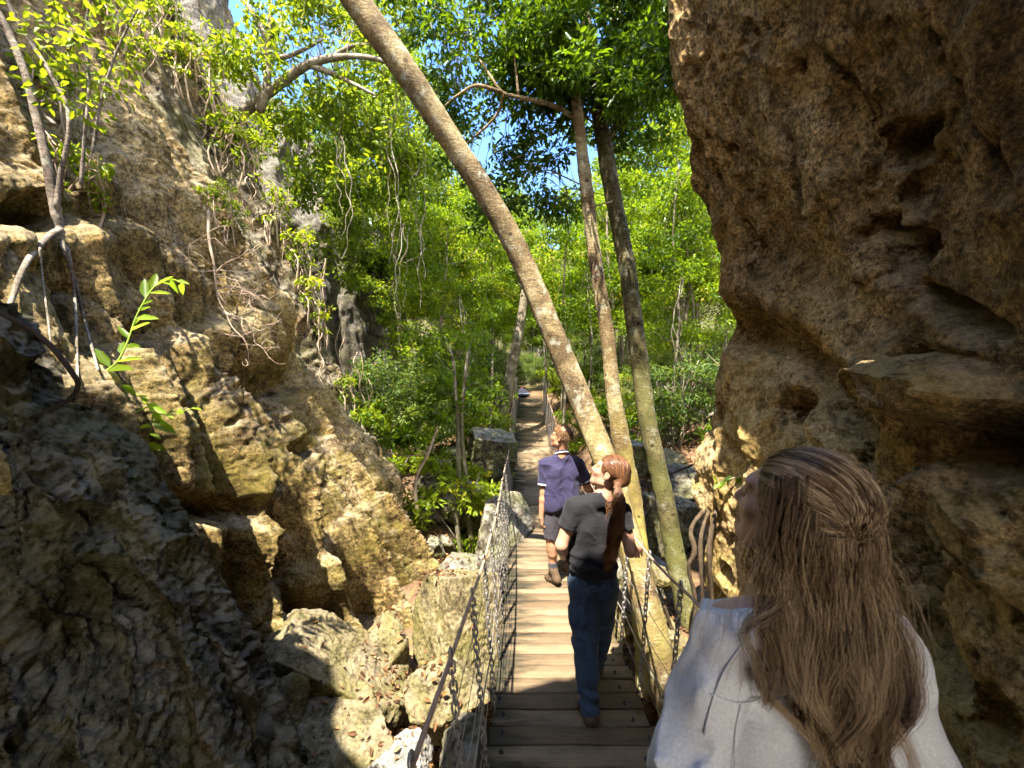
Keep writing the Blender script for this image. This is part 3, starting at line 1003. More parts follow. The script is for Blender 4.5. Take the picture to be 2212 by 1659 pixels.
def build_pale_cliff():
    sil = [P(430, -420, 12.5), P(478, -100, 12.7), P(500, 40, 12.8), P(560, 170, 13), P(650, 290, 13), P(735, 410, 13), P(822, 520, 13.1), P(842, 600, 13.1), P(850, 720, 13.1), P(860, 900, 13)]
    rows = []
    for q in sil:
        z = q[2]
        rows.append([(q[0] - 5.5, 7.5, z), (q[0] - 3.0, 9.5, z), (q[0] - 1.2, 11.6, z), (q[0] - 0.3, q[1] - 0.5, z), (q[0], q[1], z), (q[0] - 0.1, q[1] + 0.6, z), (q[0] - 1.5, q[1] + 2.0, z), (q[0] - 7.0, q[1] + 3.0, z)])

    def big(p, px, py, mask):
        s = (p[:, 0] + p[:, 1] * 0.5) * 0.9 + 0.5 * fbm(p * 0.6, 4, 111)
        a = np.abs((s % 1.0) - 0.5) * 2
        return 0.35 * (1 - a - 0.5) + 0.5 * fbm(p * 0.35, 4, 112)
    return sheet('pale_rock_cliff', rows, 300, 300, big, rocky_fine(0.14, 1.0, 0.07, 2.6, 0.04, 3, (1, 1, 0.35), 114, 0.02), M['cliff_pale'], 'pale grey sunlit cliff standing farther back among the leaves', 4 / 7.0)


def build_dark_rock():
    crest = [P(-420, 560, 2.0), P(-160, 640, 2.0), P(0, 700, 1.95), P(45, 830, 1.95), P(85, 915, 1.92), P(135, 935, 1.9), P(205, 935, 1.88), P(250, 1005, 1.87), P(292, 1085, 1.86), P(352, 1175, 1.85), P(420, 1275, 1.84), P(480, 1370, 1.82), P(535, 1465, 1.8), P(572, 1560, 1.78), P(600, 1659, 1.76), P(640, 1780, 1.74), P(690, 1950, 1.7)]
    prof = [(-0.5, 1.6, -3.0), (-0.25, 0.8, -1.6), (-0.10, 0.36, -0.55), (-0.03, 0.12, -0.10), (0, 0, 0), (-0.015, -0.09, -0.12), (-0.03, -0.16, -0.38), (-0.02, -0.26, -0.8), (0.02, -0.34, -1.4), (0.05, -0.38, -2.2), (0.08, -0.4, -3.4)]
    rows = [[tuple(q + np.array(o)) for o in prof][::-1] for q in crest]

    def big(p, px, py, mask):
        w = fbm(p * 2.2, 4, 121)
        s = (p[:, 0] + 0.50 * p[:, 2]) * 5.6 + 0.7 * w
        a = np.abs((s % 1.0) - 0.5) * 2
        d = 0.14 * (1 - a ** 0.8 - 0.4) + 0.08 * fbm(p * np.array([1.3, 1.3, .7]), 3, 122)
        s2 = (p[:, 0] + 0.48 * p[:, 2]) * 2.1 + 0.5 * fbm(p, 3, 124)
        d += 0.07 * (np.abs((s2 % 1.0) - 0.5) * 2 - 0.5)
        f = 0
        for c, rr, an, am in [((190, 1130), (60, 40), 0, -0.12), ((230, 1270), (150, 60), 20, -0.14), ((180, 1400), (170, 170), 30, -0.16), ((360, 1350), (40, 60), 0, -0.08)]:
            f = f + am * blob(px, py, c, rr, an, 0.8, 0.4 * w)
        return d + f * mask
    return sheet('dark_foreground_rock', rows, 680, 460, big, rocky_fine(0.03, 2.6, 0.012, 12.0, 0.030, 15, (1, 1, 0.6), 130, 0.010), M['cliff_dark'], 'dark fluted rock in the shade at the lower left', 0.62)


def blob_rock(name, c, r, mat, label, seed, rot=0.0, tilt=(0, 0), res=90, planes=11, rough=0.05, group=None, boxy=False):
    """an angular boulder: a many-sided convex body, rounded, cracked and pitted"""
    g = np.random.default_rng(seed)
    th = np.linspace(0, np.pi, res)
    ph = np.linspace(0, 2 * np.pi, res * 2, endpoint=False)
    T, Q = np.meshgrid(th, ph, indexing='ij')
    D = np.stack([np.sin(T) * np.cos(Q), np.sin(T) * np.sin(Q), np.cos(T)], -1).reshape(-1, 3)
    n = unit(g.normal(size=(planes, 3)))
    h = 0.56 + 0.36 * g.random(planes)
    if boxy:
        n = unit(np.concatenate([np.eye(3), -np.eye(3), n[:3]]) + 0.13 * np.concatenate([n[:6], n[:3] * 0])[:9])
        h = np.concatenate([0.62 + 0.14 * g.random(6), 0.85 + 0.1 * g.random(3)])
    R = np.full(len(D), 1.15)
    for a, b in zip(n, h):
        dd = D @ a
        R = smin(R, np.where(dd > 0.05, b / np.maximum(dd, 0.05), 9.0), 0.03)
    V = D * R[:, None] * np.asarray(r)
    sc = min(r)
    V = V + D * (rough * 2.2 * sc * fbm(V * 1.3 / sc, 4, seed) + rough * sc * (ridged(V * 3.0 / sc * np.array([1, 1, 0.6]), 4, seed + 2) - 0.5))[:, None]
    V = V + D * (0.02 * sc * fbm(V * 11 / sc, 3, seed + 3) + 0.012 * fbm(V * 24, 3, seed + 4))[:, None]
    A = Matrix.Rotation(rot, 3, 'Z') @ Matrix.Rotation(tilt[0], 3, 'X') @ Matrix.Rotation(tilt[1], 3, 'Y')
    V = V @ np.array(A).T
    mb = MB()
    mb.add(V, grid_faces(res, res * 2, True)[:, ::-1])
    o = mb.build(name, mat)
    o.location = Vector([float(x) for x in c])
    tag(o, label, 'boulder', group)
    return o


def build_boulders():
    B = blob_rock
    b, bd, bw = M['boulder'], M['boulder_dark'], M['boulder_white']
    B('boulder', P(705, 1455, 3.55), (0.80, 0.52, 0.40), b, 'large mossy pale slab tilted down to the right, foremost in the gully', 201, 0.2, (0.15, 0.62), 140, boxy=True)
    B('boulder', P(618, 1545, 3.1), (0.24, 0.25, 0.38), b, 'upright boulder squeezed between the dark rock and the mossy slab', 202, 0.5, (0.1, 0.1), 90)
    B('boulder', P(735, 1600, 3.0), (0.46, 0.34, 0.20), b, 'flat streaked rock below the mossy slab at the photo edge', 203, -0.5, (0.2, 0.3), 100)
    B('boulder', P(818, 1430, 3.95), (0.30, 0.32, 0.40), b, 'leaf-littered boulder beside the mossy slab', 219, 0.9, (0.1, -0.1), 90)
    B('boulder', P(995, 1350, 4.2), (0.40, 0.48, 0.66), b, 'tall green-streaked boulder leaning beside the left handrail', 204, 0.7, (-0.25, 0.25), 120, boxy=True)
    B('boulder', P(965, 1510, 3.5), (0.32, 0.34, 0.34), b, 'pale angular boulder with a green side beneath the left chains', 205, 0.3, (0.1, -0.3), 100)
    B('boulder', P(872, 1655, 2.85), (0.22, 0.2, 0.17), bw, 'white rock at the bottom edge, left of the bridge', 206, 0.2, (0.1, 0.1), 80)
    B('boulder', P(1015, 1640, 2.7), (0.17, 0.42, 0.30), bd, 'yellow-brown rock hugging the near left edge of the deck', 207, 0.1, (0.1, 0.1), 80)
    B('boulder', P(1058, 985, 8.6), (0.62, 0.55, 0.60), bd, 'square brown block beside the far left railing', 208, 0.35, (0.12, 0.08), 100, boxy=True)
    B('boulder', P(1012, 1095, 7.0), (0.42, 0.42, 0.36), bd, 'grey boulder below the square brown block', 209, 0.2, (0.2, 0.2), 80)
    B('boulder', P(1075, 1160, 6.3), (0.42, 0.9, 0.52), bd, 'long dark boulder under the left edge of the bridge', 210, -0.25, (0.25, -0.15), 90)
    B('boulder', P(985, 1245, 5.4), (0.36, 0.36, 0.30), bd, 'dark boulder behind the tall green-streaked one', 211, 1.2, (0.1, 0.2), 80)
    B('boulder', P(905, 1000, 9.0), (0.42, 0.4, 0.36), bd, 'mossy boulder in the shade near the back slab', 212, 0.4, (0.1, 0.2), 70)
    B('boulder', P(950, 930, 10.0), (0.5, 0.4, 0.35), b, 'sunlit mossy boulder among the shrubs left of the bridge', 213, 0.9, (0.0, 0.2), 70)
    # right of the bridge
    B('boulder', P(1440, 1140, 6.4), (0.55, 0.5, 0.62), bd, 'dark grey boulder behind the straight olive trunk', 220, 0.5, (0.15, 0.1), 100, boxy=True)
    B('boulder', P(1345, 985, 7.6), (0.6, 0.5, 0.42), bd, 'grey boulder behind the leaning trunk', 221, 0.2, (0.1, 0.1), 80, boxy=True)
    B('boulder', P(1430, 1010, 8.2), (0.42, 0.4, 0.40), b, 'pale sunlit boulder between the slim and the straight trunks', 222, 1.0, (0.1, 0.3), 80)
    B('boulder', P(1505, 1045, 7.4), (0.62, 0.6, 0.36), bd, 'flat rock covered in roots beside the pale foot of the right wall', 223, 0.2, (0.25, 0.25), 80)
    B('boulder', P(1420, 1245, 5.0), (0.17, 0.15, 0.15), b, 'small rock behind the right handrail', 224, 0.6, (0.1, 0.2), 70)
    B('boulder', P(1442, 1385, 4.1), (0.20, 0.18, 0.20), b, 'pale rock between the leaning trunk and the straight one', 225, 1.6, (0.2, 0.2), 70)
    B('boulder', P(1385, 1240, 5.6), (0.5, 0.45, 0.30), bd, 'black-shadowed boulder beside the hand on the rail', 226, 0.1, (0.1, 0.1), 80)
    B('boulder', P(1480, 1465, 3.8), (0.22, 0.2, 0.22), b, 'small rock low beside the right wires', 227, 0.3, (0.1, 0.3), 70)
    B('boulder', P(1330, 1330, 4.6), (0.34, 0.42, 0.34), b, 'green rock under the right edge of the deck', 228, 0.9, (0.1, 0.3), 80)
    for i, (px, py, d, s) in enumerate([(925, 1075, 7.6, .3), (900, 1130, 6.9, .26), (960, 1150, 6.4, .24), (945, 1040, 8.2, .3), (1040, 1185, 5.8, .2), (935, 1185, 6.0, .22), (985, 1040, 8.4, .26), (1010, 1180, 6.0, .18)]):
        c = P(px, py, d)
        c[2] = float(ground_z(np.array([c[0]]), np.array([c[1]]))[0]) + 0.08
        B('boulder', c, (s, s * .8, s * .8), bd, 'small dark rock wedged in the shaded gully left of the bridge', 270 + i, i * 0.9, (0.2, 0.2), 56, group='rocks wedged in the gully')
    for i, (px, py, d, s) in enumerate([(1500, 930, 10.5, .45), (1390, 915, 11.5, .4), (1560, 890, 10.0, .5), (1255, 880, 14.0, .4), (1440, 930, 10.2, .32), (870, 905, 11.5, .45), (1010, 905, 12.0, .4), (1075, 905, 14.0, .35)]):
        c = P(px, py, d)
        c[2] = float(ground_z(np.array([c[0]]), np.array([c[1]]))[0]) + 0.12
        B('boulder', c, (s, s * .9, s * .75), b if i % 2 else bd, 'low rock half sunk in the leaf litter of the forest floor', 240 + i, i * 0.7, (0.1, 0.2), 48, group='rocks on the forest floor')


def build_roof():
    """the mouth of the cave the bridge leaves: rock overhead and behind, which shades the near end"""
    rows = []
    for x in np.linspace(-7, 5.5, 41):
        k = float(sstep(-2.2, 1.2, np.array(x)))
        e = 0.50 + 0.12 * math.sin(x * 1.7) + 0.10 * math.cos(x * 3.1 + 1) - 0.6 * float(sstep(-2.65, -2.2, np.array(x)) * sstep(-1.3, -1.65, np.array(x)))
        rows.append([(x, -5.6, -1.5 + 6.0 * k), (x, -5.0, 1.0 + 3.8 * k), (x, -4.0, 3.8 + 1.2 * k), (x, -1.8, 5.3), (x, e - 0.4, 5.35), (x, e, 5.45), (x, e + 0.03, 5.6), (x, e - 0.5, 6.2), (x, -1.9, 6.7), (x, -4.4, 6.5), (x, -6.0, 4.8)])
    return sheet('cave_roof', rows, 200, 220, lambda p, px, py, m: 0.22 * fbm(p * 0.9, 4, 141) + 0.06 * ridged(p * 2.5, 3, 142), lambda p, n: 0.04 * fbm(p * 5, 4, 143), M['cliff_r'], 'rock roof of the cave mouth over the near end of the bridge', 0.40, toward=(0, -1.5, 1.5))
# ------------------------------------------------------------------ the suspension bridge
def build_bridge():
    root = thing('suspension_bridge', 'narrow hanging footbridge with timber planks, chain hangers and wire rope handrails', 'bridge', (0.3, 0, 0.3))
    g = np.random.default_rng(5)
    mb = MB()
    y = -1.8
    pitch = 0.1585
    nails = []
    while y < 18.4:
        w = pitch - 0.012 + g.normal() * 0.0015
        yc = y + w / 2
        hw = 0.5 + g.normal() * 0.006
        cx = float(deck_x(yc)) + g.normal() * 0.006
        n = 13
        xs = np.linspace(-hw, hw, n)
        z0 = float(deck_z(yc)) + g.normal() * 0.0025
        sl = (float(deck_z(yc + .1)) - float(deck_z(yc - .1))) / 0.2
        crown = g.normal() * 0.004
        tw = g.normal() * 0.004
        b = 0.006
        prof = [(-w / 2 + 0.001, -0.034), (-w / 2, -b), (-w / 2 + b, 0), (w / 2 - b, 0), (w / 2, -b), (w / 2 - 0.001, -0.034)]
        V = []
        for i, x in enumerate(xs):
            wob = 0.0012 * g.normal(size=len(prof))
            for (dy, dz), e in zip(prof, wob):
                V.append((cx + x, yc + dy + e + 0.003 * math.sin(x * 4 + y * 9), z0 + dz + dy * sl + crown * (1 - (x / hw) ** 2) + tw * x * dy * 20))
        V = np.array(V)
        k = len(prof)
        F = grid_faces(n, k, True)
        ends = np.array([[0, 1, 2, 3], [0, 3, 4, 5]])
        E2 = (n - 1) * k + ends
        mb.add(V, F[:, ::-1], ends, E2[:, ::-1], rnd=float(g.random()))
        nails.append((cx, yc, z0, w))
        y += pitch
    deck = mb.build('deck', M['deck'], root)
    # bolts through the planks
    bm = MB()
    a = np.linspace(0, 2 * np.pi, 6, endpoint=False)
    ring = lambda r, z: np.stack([np.cos(a) * r, np.sin(a) * r, np.full(6, z)], 1)
    V = np.concatenate([ring(0.012, -0.002), ring(0.012, 0.009), ring(0.005, 0.0095), ring(0.005, 0.024), [[0, 0, 0.025]]])
    F = grid_faces(4, 6, True)
    T = np.stack([np.full(6, 24), 18 + np.arange(6), 18 + (np.arange(6) + 1) % 6], 1)
    bm.add(V, F, T)
    bolt0 = None
    for cx, yc, z0, w in nails:
        if not 2.1 < yc < 4.8:
            continue
        for sx, dy in ((0.40 + 0.02 * g.normal(), -0.03), (-0.43 + 0.01 * g.normal(), 0.02)):
            if bolt0 is None:
                bolt0 = o = bm.build('bolt', M['bolt'], deck, smooth=False)
                o.matrix_parent_inverse = Matrix.Identity(4)
            else:
                o = bolt0.copy()
                COL.objects.link(o)
                o.parent = deck
            o.location = Vector((float(cx + sx), float(yc + dy), float(z0)))
    for o in list(deck.children):
        o.matrix_parent_inverse = Matrix.Identity(4)

    # handrails: laid steel rope sagging between its posts
    def rail_pt(side, y):
        return np.array([deck_x(y) + side * (0.555 + 0.01 * math.sin(y * 1.3)), y, deck_z(y) + 0.985 - 0.012 * abs(math.sin(y * 2.9))])
    for side in (-1, 1):
        ys = np.concatenate([np.arange(-1.2, 5.5, 0.006), np.arange(5.5, 17.1, 0.05)])
        pts = np.array([rail_pt(side, v) for v in ys])
        t, u, v = frames(pts)
        n = 12
        a = np.linspace(0, 2 * np.pi, n, endpoint=False)
        s = np.concatenate([[0], np.cumsum(np.linalg.norm(np.diff(pts, axis=0), axis=1))])
        amp = np.where(ys < 5.5, 0.085, 0.0)
        r = 0.0082 * (1 + amp[:, None] * np.cos(6 * (a[None] - s[:, None] * 26.0)))
        V = pts[:, None] + (u[:, None] * np.cos(a)[None, :, None] + v[:, None] * np.sin(a)[None, :, None]) * r[..., None]
        m2 = MB()
        m2.add(V.reshape(-1, 3), grid_faces(len(ys), n, True))
        m2.build('handrail', M['rope'], root)
        for hgt, rad in ((0.80, .0021), (0.62, .0021), (0.45, .0021), (0.30, .0048), (0.14, .0021)):
            yy = np.arange(-1.2, 17.1, 0.12)
            q = np.array([[deck_x(k) + side * (0.505 + 0.05 * hgt + 0.004 * math.sin(k * 7 + hgt * 9)), k, deck_z(k) + hgt - 0.008 * abs(math.sin(k * 2.9))] for k in yy])
            m3 = MB()
            add_tube(m3, q, rad, 6)
            m3.build('side_wire', M['wire'], root)
    # chain hanger: one mesh of 25 interlocked links, shared by every hanger
    cm = MB()
    nl, na = 25, 18
    pitch_l = 0.0400
    a = np.linspace(0, 2 * np.pi, na, endpoint=False)
    hl, hw, wr = 0.0265, 0.0125, 0.0046
    cx_ = np.where(np.abs(np.sin(a)) < 1, np.cos(a) * hw, 0)
    cz_ = np.sign(np.sin(a)) * np.maximum(hl - hw, 0) * np.minimum(1, np.abs(np.sin(a)) * 3) + np.sin(a) * hw
    loop = np.stack([cx_, np.zeros(na), cz_], 1)
    tg = unit(np.roll(loop, -1, 0) - np.roll(loop, 1, 0))
    nn = np.cross(tg, [0, 1, 0])
    mm = 7
    bb = np.linspace(0, 2 * np.pi, mm, endpoint=False)
    L = (loop[:, None] + nn[:, None] * np.cos(bb)[None, :, None] * wr + np.array([0, 1.0, 0])[None, None] * np.sin(bb)[None, :, None] * wr).reshape(-1, 3)
    idx = np.arange(na * mm).reshape(na, mm)
    b2 = np.roll(idx, -1, 1)
    c2 = np.roll(idx, -1, 0)
    d2 = np.roll(c2, -1, 1)
    FL = np.stack([idx, b2, d2, c2], -1).reshape(-1, 4)
    for k in range(nl):
        V = L.copy()
        ang = (math.pi / 2 if k % 2 else 0) + 0.25 + g.normal() * 0.12
        R = np.array(Matrix.Rotation(ang, 3, 'Z'))
        V = V @ R.T
        if k == 0:
            V *= 1.25
        V[:, 2] -= k * pitch_l - (0.004)
        V[:, 0] += 0.0012 * g.normal()
        cm.add(V, FL)
    ch0 = None
    k = 0
    for side in (-1, 1):
        for yy in np.arange(0.52 if side < 0 else 0.62, 16.8, 0.56):
            yy = float(yy + g.normal() * 0.02)
            top = rail_pt(side, yy)
            bot = np.array([deck_x(yy) + side * 0.478, yy + 0.015 * g.normal(), deck_z(yy) + 0.005])
            if ch0 is None:
                ch0 = o = cm.build('chain_hanger', M['steel'], root)
            else:
                o = ch0.copy()
                COL.objects.link(o)
                o.parent = root
            o.matrix_parent_inverse = Matrix.Translation(-root.location)
            d = Vector((bot - top).tolist())
            o.location = Vector(top.tolist())
            o.rotation_euler = (-d).to_track_quat('Z', 'Y').to_euler()
            o.scale = (1, 1, d.length / (nl * pitch_l))
            k += 1
    # two bearer cables under the deck
    for side in (-1, 1):
        yy = np.arange(-1.8, 17.2, 0.15)
        q = np.array([[deck_x(v) + side * 0.42, v, deck_z(v) - 0.052] for v in yy])
        m4 = MB()
        add_tube(m4, q, 0.014, 8)
        m4.build('bearer_cable', M['wire'], root)
    # posts at the far end
    for side in (-1, 1):
        m5 = MB()
        x, yv = float(deck_x(17.05)) + side * 0.56, 17.05
        zt = float(deck_z(yv))
        add_tube(m5, [(x, yv, zt - 0.6), (x, yv, zt + 0.3), (x, yv, zt + 1.0), (x, yv, zt + 1.06)], [0.04, 0.04, 0.04, 0.046], 12)
        m5.build('post', M['post'], root)
    # boardwalk beyond the far end
    mb = MB()
    y = 18.42
    while y < 25.0:
        cx, z0 = float(deck_x(y)), float(deck_z(y)) + 0.02
        V = np.array([(cx + sx, y + sy, z0 + sz) for sx in (-0.52, 0.52) for sy in (0, 0.145) for sz in (-0.04, 0)])
        mb.add(V, np.array([[1, 5, 7, 3], [0, 1, 3, 2], [4, 6, 7, 5], [0, 4, 5, 1], [2, 3, 7, 6], [0, 2, 6, 4]]), rnd=float(g.random()))
        y += 0.158
    o = mb.build('boardwalk', M['deck'], smooth=False)
    tag(o, 'timber boardwalk leading on beyond the far end of the bridge', 'boardwalk', kind='structure')
    return rail_pt


def build_backpack():
    c = np.array([0.48, 18.6, float(deck_z(18.6)) + 0.02])
    root = thing('backpack', 'black backpack lying at the far left end of the bridge', 'backpack', c)
    body = union([ell(c + [0.0, 0, 0.16], (0.24, 0.16, 0.17)), ell(c + [0.02, -0.04, 0.10], (0.30, 0.2, 0.10)), ell(c + [-0.05, 0.0, 0.27], (0.15, 0.12, 0.10))], 0.06)
    sdf_obj('bag', lambda p: np.maximum(body(p), c[2] + 0.004 - p[:, 2]), c - 0.5, c + 0.6, 0.018, M['pack'], root)
    sdf_obj('reflective_band', lambda p: np.maximum(body(p) - 0.006, np.abs(p[:, 2] - c[2] - 0.15) - 0.016), c - 0.45, c + 0.5, 0.014, M['pack_band'], root)
    sdf_obj('rolled_jacket', union([ell(c + [0.02, 0.02, 0.40], (0.075, 0.07, 0.08)), ell(c + [-0.03, 0.04, 0.34], (0.09, 0.08, 0.06))], 0.05), c - 0.3, c + 0.6, 0.016, M['pack_red'], root)
# ------------------------------------------------------------------ trees and plants
def limb_path(a, b, n=9, sag=0.15, seed=0):
    g = np.random.default_rng(seed)
    a = np.asarray(a, float)
    b = np.asarray(b, float)
    L = np.linalg.norm(b - a)
    mid = [a + (b - a) * t + g.normal(size=3) * L * 0.06 + np.array([0, 0, sag * L * math.sin(math.pi * t)]) for t in (0.3, 0.65)]
    return cr(np.array([a, mid[0], mid[1], b]), n)


def near_on(path, p):
    return int(np.argmin(np.linalg.norm(path - p, axis=1)))


def grow_limbs(mb, path, rad, cen, seed=0, r0=0.35, per=4):
    """limbs from the trunk to leaf clumps, each with a few finer twigs"""
    g = np.random.default_rng(seed)
    cen = np.asarray(cen)
    order = np.argsort(g.random(len(cen)))
    mains = []
    for k, i in enumerate(order):
        c = cen[i]
        if k % per == 0 or not mains:
            low = c - np.array([0, 0, 0.25 * np.linalg.norm(c - path[near_on(path, c)])])
            j = near_on(path, low)
            r = max(0.006, rad[j] * r0 * (0.7 + 0.5 * g.random()))
            q = limb_path(path[j], c, 10, 0.12, int(g.integers(1e6)))
            add_tube(mb, q, np.linspace(r, 0.004, 10), 6)
            mains.append((q, np.linspace(r, 0.004, 10)))
        else:
            d = [np.linalg.norm(m[0] - c, axis=1).min() for m in mains]
            q0, r0_ = mains[int(np.argmin(d))]
            j = min(near_on(q0, c), 8)
            q = limb_path(q0[j], c, 7, 0.1, int(g.integers(1e6)))
            add_tube(mb, q, np.linspace(max(0.005, r0_[j] * 0.7), 0.003, 7), 5)


def ell_clumps(spec, seed=0, gap=0.0):
    """clump centres inside several ellipsoids, bunched so that gaps stay open: [(centre, radii, n)]"""
    g = np.random.default_rng(seed)
    out = []
    for c, r, n in spec:
        m = n * 5
        d = unit(g.normal(size=(m, 3))) * (g.random(m) ** 0.42)[:, None] * (1 + .25 * g.normal(size=(m, 1)))
        q = np.asarray(c) + d * np.asarray(r)
        sc = gn(q * (1.0 / max(.35, min(r))), seed % 50) + .25 * g.random(m)
        out.append(q[np.argsort(-sc)[:int(n * 2.2)]][g.permutation(int(n * 2.2))[:n]])
    return np.concatenate(out)


def hero_tree(name, label, pts, rad, bark, clumps, leafm, nleaf, crad, L, seed, extra_limbs=(), flat=0.65, nseg=20, per=4, bumpy=0.10, group=None, r0=0.35):
    pts = np.array(pts)
    path = cr(pts, len(pts) * 9)
    r = cr(np.array(rad)[:, None], len(path))[:, 0]
    root = thing(name, label, 'tree', pts[0], group)
    mb = MB()
    add_tube(mb, path, r, nseg, bumpy=bumpy, freq=7.0, seed=seed)
    for q, r0, r1 in extra_limbs:
        q = cr(np.array(q), 14)
        add_tube(mb, q, np.linspace(r0, r1, 14), 9, bumpy=0.12, freq=14, seed=seed)
    if len(clumps):
        grow_limbs(mb, path[len(path) // 2:], r[len(path) // 2:], clumps, seed + 1, per=per, r0=r0)
    mb.build('trunk', bark, root)
    if len(clumps):
        mc = MB()
        clump_leaves(mc, clumps, crad, nleaf, L, seed + 2, flat)
        mc.build('crown', leafm, root)
    return root


def tree_proto(name, label, H, tr, spread, low, ncl, nleaf, L, leafm, bark, seed, lean=(0.3, 0.2)):
    g = np.random.default_rng(seed)
    pts = np.array([[0, 0, -0.4], [lean[0] * .1, lean[1] * .1, H * 0.2], [lean[0] * .5, lean[1] * .3, H * 0.45], [lean[0] * .8, lean[1] * .9, H * 0.7], [lean[0], lean[1], H * 0.95]])
    path = cr(pts, 26)
    r = np.linspace(tr, tr * 0.25, 26)
    z = low + (H - low) * g.random(ncl) ** 0.9
    t = (z - low) / (H - low)
    rad = spread * (0.35 + 0.75 * np.sin(np.pi * (0.12 + 0.80 * t))) * (0.25 + 0.75 * g.random(ncl) ** 0.6)
    a = g.random(ncl) * 2 * np.pi
    ax = np.stack([np.interp(z, path[:, 2], path[:, 0]), np.interp(z, path[:, 2], path[:, 1])], 1)
    cen = np.stack([ax[:, 0] + rad * np.cos(a), ax[:, 1] + rad * np.sin(a), z], 1)
    root = thing(name, label, 'tree', (0, 0, 0))
    mb = MB()
    add_tube(mb, path, r, 10, bumpy=0.1, freq=4, seed=seed)
    grow_limbs(mb, path, r, cen, seed + 1, per=5)
    mb.build('trunk', bark, root)
    mc = MB()
    clump_leaves(mc, cen, 0.21 * spread * (0.6 + 0.7 * g.random(ncl)), nleaf, L, seed + 2, 0.65)
    mc.build('crown', leafm, root)
    return root


def shrub_proto(name, label, H, spread, nst, ncl, nleaf, L, leafm, seed, bark=None, cat='shrub'):
    g = np.random.default_rng(seed)
    root = thing(name, label, cat, (0, 0, 0))
    mb = MB()
    cen = []
    for i in range(nst):
        a = g.random() * 2 * np.pi
        top = np.array([math.cos(a), math.sin(a), 0]) * spread * (0.2 + 0.7 * g.random()) + np.array([0, 0, H * (0.6 + 0.4 * g.random())])
        q = limb_path((g.normal() * .06, g.normal() * .06, -0.25), top, 10, 0.12, int(g.integers(1e6)))
        add_tube(mb, q, np.linspace(0.018, 0.004, 10) * (H / 1.6) ** 0.5, 6)
        for k in range(ncl):
            j = int(g.integers(3, 10))
            c = q[j] + g.normal(size=3) * spread * 0.24 * np.array([1, 1, .7])
            cen.append(c)
            add_tube(mb, limb_path(q[max(0, j - 1)], c, 5, .1, int(g.integers(1e6))), np.linspace(0.006, 0.0025, 5), 4)
    mb.build('stems', bark or M['bark_grey'], root)
    mc = MB()
    clump_leaves(mc, np.array(cen), spread * 0.25, nleaf, L, seed + 3, 0.55)
    mc.build('foliage', leafm, root)
    return root


def gz1(x, y):
    return float(ground_z(np.array([x]), np.array([y]))[0])


